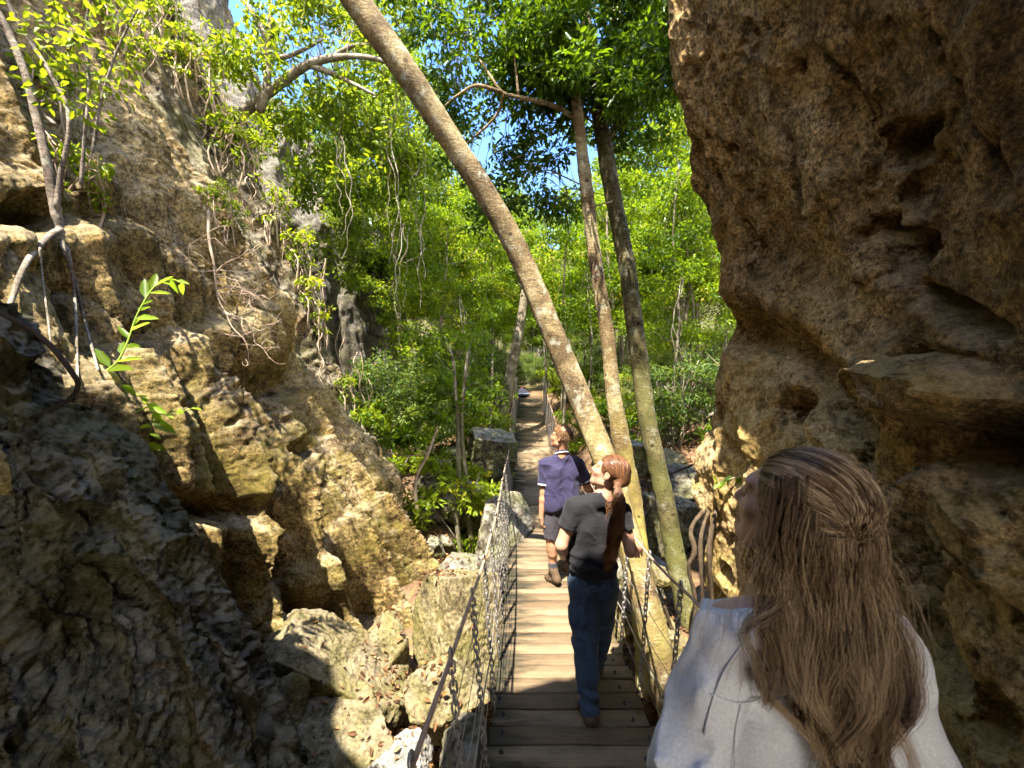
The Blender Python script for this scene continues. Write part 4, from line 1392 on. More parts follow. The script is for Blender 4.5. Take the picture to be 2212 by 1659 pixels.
def build_hero_trees():
    # leaning smooth trunk that crosses above the bridge
    p1 = [P(1490, 1700, 3.3), P(1462, 1560, 3.4), P(1425, 1426, 3.5), P(1396, 1303, 3.6), P(1354, 1150, 3.85), P(1316, 1020, 4.1), P(1277, 920, 4.3), P(1230, 805, 4.4), P(1184, 695, 4.45), P(1142, 595, 4.45), P(1102, 510, 4.4), P(1047, 415, 4.35), P(985, 320, 4.25), P(912, 207, 4.1), P(855, 122, 4.0), P(768, 0, 3.9), P(690, -120, 3.9), P(600, -270, 4.0), P(520, -430, 4.1)]
    r1 = [.155, .132, .124, .120, .118, .119, .120, .119, .117, .116, .116, .115, .114, .116, .120, .124, .118, .105, .085]
    c1 = ell_clumps([((-2.6, 5.0, 9.0), (2.2, 1.6, 1.0), 34), ((-1.2, 5.2, 9.4), (1.4, 1.4, .8), 14), ((-4.2, 1.8, 8.9), (2.0, 1.6, .9), 48), ((-2.6, 3.7, 7.7), (1.0, .8, .6), 24)], 301)
    t = hero_tree('leaning_tree', 'smooth tan trunk leaning across above the bridge to the upper left', p1, r1, M['bark_lean'], c1, M['leaf_mid'], 110, 0.42, 0.11, 302, nseg=36, bumpy=0.07)
    knots = MB()
    g = np.random.default_rng(8)
    # slim flaky trunk
    p2 = [P(1408, 1500, 4.0), P(1394, 1330, 4.2), P(1376, 1170, 4.4), P(1360, 1052, 4.5), P(1341, 950, 4.5), P(1325, 850, 4.5), P(1308, 700, 4.5), P(1284, 550, 4.45), P(1266, 400, 4.4), P(1253, 290, 4.35), P(1240, 190, 4.3), P(1215, 80, 4.25), P(1195, -60, 4.2)]
    r2 = [.14, .125, .112, .104, .096, .080, .072, .068, .064, .058, .050, .042, .028]
    c2 = ell_clumps([(P(1090, 70, 5.2), (1.1, 1.3, .75), 52), (P(1140, 340, 5.6), (1.0, 1.1, .55), 34), (P(940, 40, 5.4), (.9, 1.0, .6), 26), (P(980, 230, 5.8), (.8, .8, .5), 16), (P(1180, 130, 4.7), (.6, .8, .55), 24), (P(1060, 440, 6.4), (.9, .8, .4), 16), (P(1200, 420, 6), (.5, .6, .4), 10)], 311)
    lim = [([P(1247, 258, 4.35), P(1195, 228, 4.3), P(1120, 210, 4.25), P(1085, 200, 4.25), P(1060, 165, 4.3), P(1030, 120, 4.4)], .027, .010), ([P(1088, 202, 4.25), P(1072, 250, 4.35), P(1020, 300, 4.5), P(985, 330, 4.7)], .018, .006), ([P(1085, 200, 4.25), P(1030, 185, 4.2), P(990, 205, 4.2), P(960, 230, 4.3)], .022, .007), ([P(1120, 210, 4.25), P(1110, 100, 4.3), P(1105, 10, 4.4)], .014, .006)]
    hero_tree('slim_tree', 'slim flaky brown trunk with yellow-green base, middle one of the three by the rail', p2, r2, M['bark_slim'], c2, M['leaf_dark'], 60, 0.20, 0.085, 312, lim, nseg=26, bumpy=0.2, per=7, r0=.2)
    # straight olive trunk
    p3 = [P(1500, 1360, 4.85), P(1472, 1260, 4.95), P(1455, 1180, 5.0), P(1438, 1090, 5.0), P(1418, 1000, 5.0), P(1397, 900, 5.0), P(1377, 750, 5.0), P(1358, 600, 5.0), P(1340, 500, 5.0), P(1320, 400, 5.0), P(1298, 270, 4.95), P(1280, 150, 4.9), P(1262, 20, 4.85), P(1250, -110, 4.8)]
    r3 = [.16, .125, .112, .108, .106, .104, .100, .098, .096, .094, .088, .075, .06, .04]
    c3 = ell_clumps([((.5, 2.8, 8.2), (1.0, .9, .6), 26), (P(1225, 120, 4.1), (.6, .45, .55), 20), (P(1340, 160, 4.4), (.6, .5, .45), 16), (P(1120, 60, 4.3), (.7, .5, .45), 20), (P(1320, 80, 5.0), (.85, 1.0, .75), 72), (P(1405, 150, 5.8), (.7, .9, .8), 44), (P(1235, 170, 4.7), (.55, .6, .5), 34), (P(1340, -90, 5.0), (1.0, 1.2, .5), 30), (P(1425, 20, 5.0), (.55, .7, .6), 26), (P(1310, 260, 5.5), (.7, .7, .35), 22)], 321)
    hero_tree('straight_tree', 'straight olive-brown trunk with dense dark crown, rightmost of the three by the right rail', p3, r3, M['bark_straight'], c3, M['leaf_dark'], 75, 0.19, 0.085, 322, nseg=28, bumpy=0.12, per=7, r0=.2)
    # pale crooked tree rooted on the left cliff
    p4 = [P(470, 290, 8.2), P(530, 240, 8.0), P(598, 186, 7.8), P(660, 142, 7.6), P(715, 126, 7.4), P(775, 122, 7.2), P(830, 132, 7.1), P(880, 150, 7.0)]
    r4 = [.11, .095, .085, .072, .056, .042, .032, .02]
    l4 = [([P(560, 240, 7.9), P(575, 190, 7.8), P(578, 125, 7.8), P(565, 60, 7.8), P(520, -10, 7.8)], .085, .04), ([P(578, 125, 7.8), P(620, 122, 7.7), P(660, 105, 7.6), P(700, 85, 7.5)], .05, .02), ([P(668, 140, 7.6), P(720, 160, 7.5), P(765, 182, 7.4), P(810, 205, 7.3)], .06, .02), ([P(575, 120, 7.8), P(583, 50, 7.9), P(585, -30, 8)], .05, .03), ([P(715, 126, 7.4), P(760, 100, 7.4), P(810, 95, 7.3)], .05, .015)]
    c4 = ell_clumps([(P(700, 40, 8.2), (1.5, 1.0, .9), 46), (P(540, 120, 7.6), (.7, .5, .8), 16), (P(790, 240, 8.2), (1.2, .9, .9), 46), (P(690, 320, 8.6), (1.0, .7, .7), 18), (P(850, 350, 8.2), (.9, .8, .8), 30), (P(840, 60, 7.6), (.8, .7, .8), 24), (P(610, 270, 9.0), (.8, .5, .8), 16), (P(690, 430, 9.4), (.8, .6, .8), 16), (P(745, 540, 9.6), (.7, .6, .8), 14), (P(780, 430, 9), (.7, .6, .7), 12)], 331)
    hero_tree('crooked_tree', 'pale crooked tree with lime leaves growing out from the left cliff', p4, r4, M['bark_grey'], c4, M['leaf_lime'], 48, 0.27, 0.13, 332, l4, flat=0.7, nseg=18, per=5)
    # canopy over the bridge, above the picture: its leaves break the sun into patches
    for i, (x, y, sp, seed) in enumerate([(-5.0, 2.0, [((-1.3, 3.9, 9.8), (1.1, 1.3, .7), 16)], 341), (5.6, 4.0, [((0.2, 7.0, 10.0), (2.4, 2.4, 1.0), 40)], 349)]):
        c = ell_clumps(sp, seed)
        top = np.array(sp[0][0])
        b = np.array([x, y, gz1(x, y) - 0.3 if x > 0 else 6.4])
        hero_tree('overhead_tree', 'slender tree whose top spreads over the bridge beyond the photo edge', [b, b + (top - b) * .3 + [.1, .1, .4], b + (top - b) * .65 + [0, .1, .4], top], [.11, .09, .07, .03], M['bark_forest'], c, M['leaf_mid'], 85, 0.42, 0.12, seed + 1, nseg=12, group='slender trees roofing the bridge')
    # stout old trunk beside the far left railing
    c5 = ell_clumps([(P(1120, 560, 12.5), (1.2, 1.2, 1.2), 20), (P(1060, 500, 13), (1.2, 1.2, 1.0), 16)], 351)
    b = P(1075, 930, 12.2)
    hero_tree('old_tree', 'stout mossy trunk leaning right beside the far left railing', [b, P(1090, 870, 12.2), P(1104, 800, 12.2), P(1118, 730, 12.2), P(1130, 660, 12.3), P(1135, 580, 12.4)], [.24, .19, .15, .14, .12, .06], M['bark_forest'], c5, M['leaf_mid'], 110, 0.42, 0.12, 352, nseg=14)
    # two thin saplings at the left of the deck
    for i, (lab, q) in enumerate([('thin dark sapling, the left of a crossing pair beside the bridge', [(997, 1235), (988, 1143), (991, 1053), (988, 918), (980, 780)]), ('thin dark sapling, the right of a crossing pair beside the bridge', [(1026, 1225), (1015, 1143), (1009, 1053), (997, 918), (1010, 760)])]):
        pts = [P(a, bb, 6.6 + .1 * i) for a, bb in q]
        c = ell_clumps([(P(960 + 70 * i, 830, 6.9), (.45, .5, .45), 9), (P(930 + 110 * i, 740, 7.4), (.5, .5, .4), 8)], 361 + i)
        hero_tree('sapling', lab, pts, [.05, .042, .036, .03, .02], M['bark_forest'], c, M['leaf_mid'], 55, 0.24, 0.10, 363 + i, nseg=10, per=3)
    # orange stemmed shrub over the fins
    q = [P(903, 1115, 6.4), P(898, 1038, 6.4), P(925, 978, 6.4), P(942, 930, 6.5), P(950, 890, 6.5)]
    c = ell_clumps([(P(880, 945, 6.2), (.25, .2, .12), 7), (P(850, 950, 6.2), (.18, .2, .10), 4), (P(930, 905, 6.4), (.25, .2, .15), 5)], 371)
    hero_tree('orange_stemmed_shrub', 'shrub with bare orange stem and pale rosettes above the rock fins', q, [.03, .026, .022, .016, .01], M['twig_dry'], c, M['leaf_mid'], 26, 0.13, 0.12, 372, [([P(925, 978, 6.4), P(880, 985, 6.3), P(840, 975, 6.3)], .014, .006)], nseg=9, per=3)


def build_forest():
    protos = [
        tree_proto('forest_tree', 'tall green forest tree standing behind the bridge', 9.0, .12, 2.0, 3.0, 150, 200, .095, M['leaf_mid'], M['bark_forest'], 401),
        tree_proto('forest_tree', 'tall pale-leaved forest tree standing behind the bridge', 10.0, .10, 1.8, 3.4, 130, 190, .10, M['leaf_lime'], M['bark_grey'], 411, (-.4, .3)),
        tree_proto('forest_tree', 'short bushy forest tree standing behind the bridge', 6.0, .08, 1.6, 2.0, 120, 170, .085, M['leaf_mid'], M['bark_forest'], 421, (.2, -.3)),
    ]
    labs = [p['label'] for p in protos]
    g = np.random.default_rng(44)
    spots = [(-1.9, 10.5, 2), (-3.4, 13.5, 0), (-1.2, 14.0, 2), (-2.2, 17.5, 1), (-0.9, 20.0, 0), (-4.6, 17.5, 0), (-5.5, 22, 1), (-3.0, 24, 0), (-0.5, 27, 1), (0.2, 31, 1), (1.3, 28.6, 2), (0.5, 30.2, 2), (2.3, 30, 0), (4.6, 28.4, 2), (7.6, 23.4, 2), (5.8, 18.6, 2), (8.6, 15.4, 2), (-1.6, 25.2, 2), (3.0, 27, 1), (2.9, 20.5, 2), (4.4, 17.0, 1), (3.2, 13.4, 2), (5.2, 13.0, 0), (6.8, 15.5, 1), (4.9, 22, 0), (7.2, 20, 0), (9.5, 18, 1), (6.5, 26, 1), (9.5, 25, 0), (-8, 26, 0), (-7, 31, 1), (-2.5, 32, 0), (2.2, 35, 1), (6, 33, 0), (11, 31, 1), (4.0, 10.2, 2), (5.9, 10.0, 0), (-3.0, 11.6, 1), (12, 22, 0), (8.2, 12.2, 0), (-10, 21, 0), (-6.8, 15.5, 0), (2.2, 40, 0), (-5, 40, 0), (9, 42, 0), (-12, 38, 0), (15, 36, 0)]
    used = set()
    for x, y, k in spots:
        loc = (x, y, gz1(x, y) - 0.05)
        rz, s = g.random() * 6.28, 0.82 + 0.4 * g.random()
        if k not in used:
            used.add(k)
            o = protos[k]
            o.location = loc
            o.rotation_euler = (0, 0, rz)
            o.scale = (s, s, s)
            for c in o.children:
                c.matrix_parent_inverse = Matrix.Identity(4)
            o['group'] = 'trees of the forest behind the bridge'
        else:
            copy_tree(protos[k], loc, rz, s, labs[k], 'trees of the forest behind the bridge')
    sp = [
        shrub_proto('shrub', 'leafy green shrub of the forest edge beyond the gully', 1.7, .8, 9, 7, 60, .07, M['leaf_pale'], 431),
        shrub_proto('shrub', 'low bright shrub on the leaf-covered forest floor', 1.0, .6, 6, 6, 50, .09, M['leaf_lime'], 441),
    ]
    labs = [p['label'] for p in sp]
    spots = [(-2.4, 9.6, 0), (-2.9, 10.8, 0), (-0.9, 12.0, 0), (-1.9, 13.2, 0), (-2.6, 15.0, 0), (-1.0, 16.0, 0), (-0.4, 17.4, 1), (2.2, 12.6, 1), (2.9, 11.2, 0), (3.6, 12.2, 1), (4.2, 11.4, 0), (2.2, 15.5, 1), (2.6, 17.4, 0), (3.8, 15.2, 0), (5.0, 14.6, 0), (1.9, 20.0, 1), (3.3, 9.2, 0), (4.6, 8.6, 0), (1.75, 11.0, 1), (-0.2, 21.5, 0), (2.2, 22.5, 0), (3.9, 18.6, 0), (5.8, 12.0, 0), (-3.6, 8.9, 0), (-2.2, 7.9, 1), (2.5, 9.6, 1), (4.0, 7.6, 1), (-3.0, 7.2, 1), (-0.75, 6.9, 1), (-1.25, 7.6, 1), (-0.6, 8.3, 1), (-1.7, 8.5, 0), (-0.95, 9.3, 1), (-1.5, 10.6, 0), (1.0, 25.8, 0), (1.7, 26.4, 0), (0.3, 26.6, 0), (2.4, 25.6, 0), (1.2, 27.6, 0), (4.6, 19.6, 0), (6.2, 17.6, 0), (7.4, 16.2, 0), (5.4, 21.4, 0), (8.0, 18.6, 0), (6.8, 13.6, 0), (3.0, 16.4, 0), (-2.2, 18.6, 0), (-1.2, 21.8, 0), (4.0, 24.0, 0), (3.4, 21.8, 0), (9.4, 14.2, 0), (-3.4, 20.4, 0)]
    used = set()
    for x, y, k in spots:
        loc = (x, y, gz1(x, y) - 0.03)
        rz, s = g.random() * 6.28, 0.8 + 0.5 * g.random()
        if k not in used:
            used.add(k)
            o = sp[k]
            o.location = loc
            o.rotation_euler = (0, 0, rz)
            o.scale = (s, s, s)
            for c in o.children:
                c.matrix_parent_inverse = Matrix.Identity(4)
            o['group'] = 'shrubs around the bridge'
        else:
            copy_tree(sp[k], loc, rz, s, labs[k], 'shrubs around the bridge')
    # thin bare poles between the far trees
    pole = None
    for i in range(52):
        x, y = g.uniform(-2.8, 5.5), g.uniform(9.0, 26)
        if abs(x - deck_x(y)) < 1.0:
            x += 1.6
        if pole is None:
            pole = thing('pole_tree', 'thin bare-stemmed young tree in the understorey behind the bridge', 'tree', (0, 0, 0), 'thin stems of the understorey')
            mb = MB()
            q = cr(np.array([[0, 0, -.3], [.08, .03, 1.2], [-.02, .1, 2.6], [.12, .05, 4.2], [.1, .15, 5.6]]), 24)
            add_tube(mb, q, np.linspace(.035, .012, 24), 7, bumpy=.1)
            cen = ell_clumps([((.1, .15, 5.4), (.7, .7, .7), 12), ((.1, .1, 3.8), (.6, .6, .4), 6)], 451)
            grow_limbs(mb, q, np.linspace(.035, .012, 24), cen, 452, per=3)
            mb.build('trunk', M['bark_forest'], pole)
            mc = MB()
            clump_leaves(mc, cen, .3, 45, .11, 453)
            mc.build('crown', M['leaf_mid'], pole)
            pole.location = (x, y, gz1(x, y))
            for c in pole.children:
                c.matrix_parent_inverse = Matrix.Identity(4)
        else:
            copy_tree(pole, (x, y, gz1(x, y)), g.random() * 6.28, 0.75 + 0.5 * g.random())


def build_left_plants(SL, SD):
    """things that grow on the sunlit left wall"""
    # small tree on the ledge with roots running down the rock
    sv = SL[:, :int(SL.shape[1] * 6.1 / 9)].reshape(-1, 3)
    sv = sv[sv[:, 1] > .6]
    sx, sy = PX(sv)

    def snap(a, b, off=.03):
        dd = np.hypot(sx - a, sy - b)
        c = np.where(dd < max(7, dd.min() + 4))[0]
        return P(a, b, float(sv[c, 1].min()) - off)
    root = thing('ledge_tree', 'small tree on the rock ledge at the far left with roots hanging down the wall', 'tree', P(125, 500, 2.9))
    mb = MB()
    d = 2.75
    tr = [(128, 500), (118, 440), (98, 335), (76, 240), (58, 170), (30, 95), (0, 35), (-50, -40)]
    add_tube(mb, cr([P(a, b, d - 0.02 * i) for i, (a, b) in enumerate(tr)], 50), np.linspace(.030, .016, 50), 10, bumpy=.3, freq=22)
    for q, r0, r1 in [([(122, 450), (130, 380), (150, 260), (110, 160), (45, 60), (10, -10)], .016, .010), ([(175, 400), (182, 300), (192, 190), (185, 60), (205, -40)], .011, .006), ([(200, 330), (215, 230), (245, 130), (275, 60), (320, -20)], .010, .005),
                      ([(120, 270), (85, 235), (95, 215)], .012, .006), ([(130, 495), (100, 515), (55, 570), (25, 650), (12, 690)], .020, .009), ([(132, 500), (150, 560), (162, 650), (168, 830)], .014, .006), ([(128, 500), (138, 540), (160, 600), (185, 700), (212, 800)], .016, .006), ([(86, 535), (92, 600), (105, 700), (112, 760)], .006, .004)]:
        add_tube(mb, cr([snap(a, b) if b > 500 else P(a, b, d - 0.03) for a, b in q], 26), np.linspace(r0, r1, 26), 7, bumpy=.15, freq=20)
    mb.build('trunk', M['bark_grey'], root)
    cen = [P(a, b, dd) for a, b, dd in [(70, 40, 2.7), (110, 70, 2.6), (150, 40, 2.7), (190, 70, 2.8), (230, 60, 2.7), (120, 120, 2.6), (165, 130, 2.7), (205, 120, 2.6), (250, 120, 2.8), (220, 180, 2.7), (260, 190, 2.8), (180, 190, 2.7), (90, 110, 2.7), (230, 20, 2.6), (140, 0, 2.7), (90, -30, 2.7), (200, 245, 2.7), (110, 215, 2.65), (330, 55, 2.7), (190, -10, 2.8), (250, -20, 2.7), (85, 185, 2.75), (155, 80, 2.6), (270, 140, 2.8)]]
    mc = MB()
    clump_leaves(mc, cen, .125, 19, .055, 501, .8, ratio=.5)
    mc.build('crown', M['leaf_lime'], root)

    # bright green climbing sprig with alternate leaves
    def sprig(label, stem, dd, lw, L, n, seed, mat):
        g = np.random.default_rng(seed)
        q = cr([P(a, b, dd + 0.03 * i) for i, (a, b) in enumerate(stem)], 40)
        r = thing('vine_sprig', label, 'plant', q[0])
        m1 = MB()
        add_tube(m1, q, np.linspace(lw, lw * .35, 40), 6)
        m1.build('stem', M['stem_green'], r)
        m2 = MB()
        ids = np.linspace(3, 38, n).astype(int)
        tg = unit(np.gradient(q, axis=0))[ids]
        side = np.where(np.arange(n) % 2 == 0, 1, -1)[:, None]
        ax = unit(np.array([[0.9, -0.25, -0.12]]) * np.where(side > 0, 1, -.35) + tg * .3 + g.normal(size=(n, 3)) * .15)
        nr = unit(np.array([[0.1, -0.6, 0.8]]) + g.normal(size=(n, 3)) * .25)
        leaves(m2, q[ids], ax, nr, L * (.7 + .5 * g.random(n)) * np.linspace(1.1, .55, n), ratio=.34, rnd=g.random(n), droop=.1)
        m2.build('leaves', mat, r)
    sprig('bright green arching vine sprig with alternate leaves in front of the left wall', [(205, 815), (250, 785), (275, 740), (292, 690), (312, 650), (335, 618), (365, 603), (398, 612)], 2.35, .006, .155, 20, 511, M['leaf_vine'])
    sprig('lower bright green sprig reaching right, under the arching vine', [(205, 830), (265, 838), (310, 862), (330, 890), (370, 895), (420, 880)], 2.4, .005, .13, 15, 512, M['leaf_vine'])
    sprig('hanging green sprig below the two vine sprigs', [(330, 895), (325, 930), (310, 962), (318, 990), (305, 1030), (290, 1065)], 2.45, .004, .13, 12, 513, M['leaf_vine'])
    sprig('tiny two-leaved sprig beside the rock hollow', [(352, 1160), (345, 1140), (350, 1118), (352, 1105)], 2.5, .003, .09, 5, 514, M['leaf_vine'])
    sprig('small green sprig at the far left edge', [(20, 800), (40, 795), (60, 800), (75, 810)], 2.1, .003, .10, 5, 515, M['leaf_vine'])
    # dead twiggy bush
    g = np.random.default_rng(61)
    r = thing('dead_bush', 'leafless pale twiggy bush hanging on the left wall', 'bush', P(452, 450, 4.6))
    m1 = MB()
    stem = cr([snap(450, 455, .04), snap(452, 520, .07), snap(462, 570, .10), snap(470, 640, .14), snap(490, 680, .18)], 30)
    add_tube(m1, stem, np.linspace(.016, .007, 30), 7, bumpy=.15, freq=20)

    def twig(a, dirv, L, rad, dep):
        q = [a]
        dv = unit(dirv)
        for _ in range(5):
            dv = unit(dv + g.normal(size=3) * .28)
            q.append(q[-1] + dv * L / 5)
        add_tube(m1, cr(q, 9), np.linspace(rad, rad * .5, 9), 5)
        if dep:
            for _ in range(3):
                j = g.integers(2, 6)
                twig(q[j], dv + g.normal(size=3) * .9, L * .6, rad * .6, dep - 1)
    for i in range(12):
        twig(stem[int(g.integers(14, 30))], np.array([.6, -.15, -.25]) + g.normal(size=3) * np.array([.5, .3, .5]), .45, .0065, 2)
    m1.build('twigs', M['twig_dry'], r)
    # dark hooked root in front of the shaded rock
    r = MB()
    add_tube(r, cr([P(-60, 650, 1.75), P(0, 676, 1.72), P(60, 708, 1.72), P(110, 748, 1.72), P(152, 800, 1.72), P(169, 832, 1.73), P(150, 862, 1.75), P(110, 885, 1.8), P(70, 900, 1.86)], 50), np.linspace(.012, .007, 50), 8, bumpy=.2, freq=25)
    tag(r.build('hooked_root', M['twig_dark']), 'dark hooked root curving over the shaded rock at the left edge', 'root')
    # roots and lianas hanging over the shaded slab
    rope = None
    k = 0
    for px, py, dd, ln in [(455, 130, 7.2, 1.2), (480, 190, 7.2, 1.6), (520, 260, 7.3, 1.4), (545, 330, 7.3, 2.0), (565, 380, 7.4, 1.7), (590, 420, 7.4, 2.2), (610, 480, 7.4, 1.9), (630, 520, 7.4, 2.0), (655, 600, 7.5, 1.6), (680, 640, 7.5, 1.9), (700, 560, 8.3, 2.2), (640, 560, 7.3, 1.2), (500, 300, 7.0, 1.1), (425, 110, 7.0, 1.0), (575, 470, 7.1, 1.5), (740, 700, 8.2, 2.0), (770, 760, 8.2, 1.7), (800, 820, 8.2, 1.5), (690, 720, 7.4, 1.0), (535, 380, 7.0, 1.0)]:
        if rope is None:
            m1 = MB()
            z = np.linspace(0, -1, 30)
            q = np.stack([.05 * np.sin(z * 9) + .04 * np.sin(z * 21 + 1) - z * .18, .03 * np.cos(z * 13), z], 1)
            add_tube(m1, q, np.linspace(.009, .004, 30), 6, bumpy=.2, freq=20)
            q2 = np.stack([.07 * np.sin(z * 7 + 2) - z * .25 + .02, .05 * np.cos(z * 11) - .03, z * .8], 1)
            add_tube(m1, q2, np.linspace(.006, .003, 30), 5)
            rope = m1.build('hanging_root', M['twig_dry'])
            o = tag(rope, 'pale thin root hanging down the shaded slab of the left wall', 'root', 'roots hanging over the shaded slab')
        else:
            o = rope.copy()
            COL.objects.link(o)
        o.location = Vector(P(px, py, dd).tolist())
        o.rotation_euler = (0, 0, k * 2.4)
        o.scale = (1 + .3 * math.sin(k), 1, ln)
        k += 1
    # lianas dangling through the forest edge
    lia = None
    for px, py, dd, ln, sc in [(845, 250, 7.6, 3.2, 1), (905, 330, 8.2, 3.0, 1.3), (870, 480, 7.8, 2.4, .9), (1000, 640, 8.8, 1.6, .8), (740, 300, 7.8, 2.2, 1), (1465, 600, 8.5, 1.8, .9)]:
        if lia is None:
            m1 = MB()
            z = np.linspace(0, -1, 44)
            for j in range(3):
                q = np.stack([.10 * np.sin(z * (4 + j) + j * 2) + .03 * np.sin(z * 23 + j) - z * .1 * (j - 1), .08 * np.cos(z * (5 + j)), z * (1 - .18 * j)], 1)
                add_tube(m1, q, np.linspace(.009 - .002 * j, .004, 44), 5, bumpy=.25, freq=20)
            lia = m1.build('liana', M['bark_grey'])
            o = tag(lia, 'thin tangled liana dangling through the leaves at the forest edge', 'vine', 'lianas at the forest edge')
        else:
            o = lia.copy()
            COL.objects.link(o)
        o.location = Vector(P(px, py, dd).tolist())
        o.rotation_euler = (0, 0, k * 1.7)
        o.scale = (sc, sc, ln)
        k += 1
    # green tufts in the cracks of the left wall, seated on the rock
    tuft = shrub_proto('wall_plant', 'small leafy plant rooted in a crack of the left wall', .32, .16, 5, 4, 11, .05, M['leaf_lime'], 521, M['twig_dry'], 'plant')
    tuft['group'] = 'plants in the cracks of the left wall'
    for c in tuft.children:
        c.matrix_parent_inverse = Matrix.Identity(4)
    flat = SL.reshape(-1, 3)
    px, py = PX(flat)
    flat2 = SD.reshape(-1, 3)
    px2, py2 = PX(flat2)
    first = True
    for a, b, w in [(185, 425, 0), (500, 440, 0), (530, 480, 0), (455, 450, 0), (110, 225, 0), (300, 150, 0), (345, 40, 1), (400, 120, 1), (440, 180, 1), (370, 150, 1), (520, 290, 1), (560, 330, 1), (420, 60, 1), (470, 320, 1), (610, 470, 1), (660, 560, 1), (770, 700, 1), (700, 640, 1), (520, 350, 1), (300, 60, 1), (280, 30, 0), (760, 860, 1)]:
        f, x, y = (flat, px, py) if not w else (flat2, px2, py2)
        dd = np.hypot(x - a, y - b) + np.where(f[:, 1] < .4, 1e6, 0)
        c = np.where(dd < dd.min() + 6)[0]
        i = c[np.argmin(f[c, 1])]
        loc = Vector((f[i] + np.array([0.02, -.04, .0])).tolist())
        rz = float(rng.random() * 6)
        s = (.8 + .5 * float(rng.random())) * (1.0 if not w else 1.7)
        if first:
            first = False
            tuft.location, tuft.rotation_euler, tuft.scale = loc, (0, 0, rz), (s, s, s)
        else:
            copy_tree(tuft, loc, rz, s)


def build_right_roots():
    for i, (lab, q, r) in enumerate([
            ('thick vertical root nearest the pale foot of the right wall', [(1640, 960), (1572, 1050), (1542, 1120), (1532, 1200), (1538, 1280), (1545, 1400)], .034),
            ('middle vertical root beside the pale foot of the right wall', [(1610, 1000), (1545, 1080), (1516, 1150), (1514, 1220), (1518, 1300), (1524, 1400)], .030),
            ('twisted root left of the two vertical roots by the right wall', [(1600, 1040), (1530, 1095), (1494, 1140), (1500, 1190), (1488, 1230), (1502, 1300), (1498, 1400)], .034),
            ('thin root lying over the rocks towards the straight trunk', [(1560, 940), (1520, 990), (1470, 1015), (1430, 1030), (1370, 1050)], .022),
            ('short pale root slanting down behind the right rail', [(1436, 1310), (1448, 1350), (1462, 1390), (1470, 1440)], .026)]):
        m = MB()
        dd = 4.05 if i < 3 else (6.2 if i == 3 else 4.0)
        add_tube(m, cr([P(a, b, dd + .02 * k + ((.75, .38, .10)[k] if i < 3 and k < 3 else 0)) for k, (a, b) in enumerate(q)], 40), np.linspace(r * .7, r * .6, 40) * (1 + .18 * np.sin(np.linspace(0, 14 + i, 40))), 12, bumpy=.45, freq=14, seed=i)
        tag(m.build('root', M['root_brown']), lab, 'root')
    # small climber on the foot of the right wall
    g = np.random.default_rng(77)
    q = cr([P(1640, 1160, 3.75), P(1635, 1110, 3.8), P(1630, 1060, 3.85), P(1600, 1030, 3.9), P(1550, 1045, 4.0)], 24)
    r = thing('climber', 'thin climber with a few blue-green leaves on the pale foot of the right wall', 'plant', q[0])
    m1 = MB()
    add_tube(m1, q, np.linspace(.008, .003, 24), 5)
    m1.build('stem', M['twig_dry'], r)
    m2 = MB()
    ids = np.array([6, 10, 13, 15, 17, 19, 20, 21, 22, 23])
    leaves(m2, q[ids], unit(g.normal(size=(10, 3)) + [-.4, -.2, 0]), unit(g.normal(size=(10, 3)) * .3 + [0, -.3, 1]), .10, .6)
    m2.build('leaves', M['leaf_mid'], r)


def build_litter():
    g = np.random.default_rng(91)
    n = 22000
    y = 1.5 + 14 * g.random(n) ** 1.3
    side = np.where(g.random(n) < .55, -1, 1)
    x = deck_x(y) + side * (0.3 + np.abs(g.normal(size=n)) * 1.3 + .25 * y * g.random(n) * .8)
    clus = gn(np.stack([x, y, x * 0], 1) * 1.6, 92)
    keep = clus > -.15
    x, y = x[keep], y[keep]
    z = ground_z(x, y)
    p = np.stack([x, y, z + .012 + .02 * g.random(len(x))], 1)
    m = MB()
    leaves(m, p, unit(g.normal(size=p.shape) * [1, 1, .35]), unit(g.normal(size=p.shape) * .45 + [0, 0, 1]), .05 + .06 * g.random(len(x)), .45, fold=.25, droop=.25)
    tag(m.build('fallen_leaves', M['litter']), 'brown and orange fallen leaves covering the gully and forest floor', 'leaf litter', kind='stuff')
    # leaves caught on boulders and on the left wall's ledge
    deps = bpy.context.evaluated_depsgraph_get()
    P3, m = [], MB()
    tries = []
    for cx_, cy_, sx, sy, k, zt in [(-1.0, 3.9, .12, .5, 260, 1.2), (-.75, 4.3, .12, .5, 260, 1.0), (-1.2, 3.1, .5, .3, 60, 1.2), (-.6, 3.2, .14, .35, 160, 1.0), (-3.0, 3.0, .5, .35, 900, 5.0), (1.7, 5.5, .6, 1.2, 500, 2.2), (2.3, 6.6, .5, .8, 400, 2.5), (-.9, 6.5, .5, 1.0, 500, 2.0)]:
        tries.append(np.stack([cx_ + sx * g.normal(size=k), cy_ + sy * g.normal(size=k), np.full(k, zt)], 1))
    out = []
    for t in np.concatenate(tries):
        ok, loc, nor, idx, ob, mat = SC.ray_cast(deps, Vector(t.tolist()), Vector((0, 0, -1)))
        if ok and nor.z > .55 and ob.name.split('.')[0] in ('boulder', 'fluted_rock_wall', 'ground', 'dark_foreground_rock'):
            out.append((*loc, *nor))
    out = np.array(out)
    if len(out):
        k = len(out)
        leaves(m, out[:, :3] + out[:, 3:] * .012, unit(np.cross(out[:, 3:], g.normal(size=(k, 3))) + .15 * g.normal(size=(k, 3))), unit(out[:, 3:] + .35 * g.normal(size=(k, 3))), .03 + .04 * g.random(k), .45, fold=.3, droop=.3)
        tag(m.build('caught_leaves', M['litter']), 'orange dead leaves caught on the boulders and rock ledges', 'leaf litter', kind='stuff')
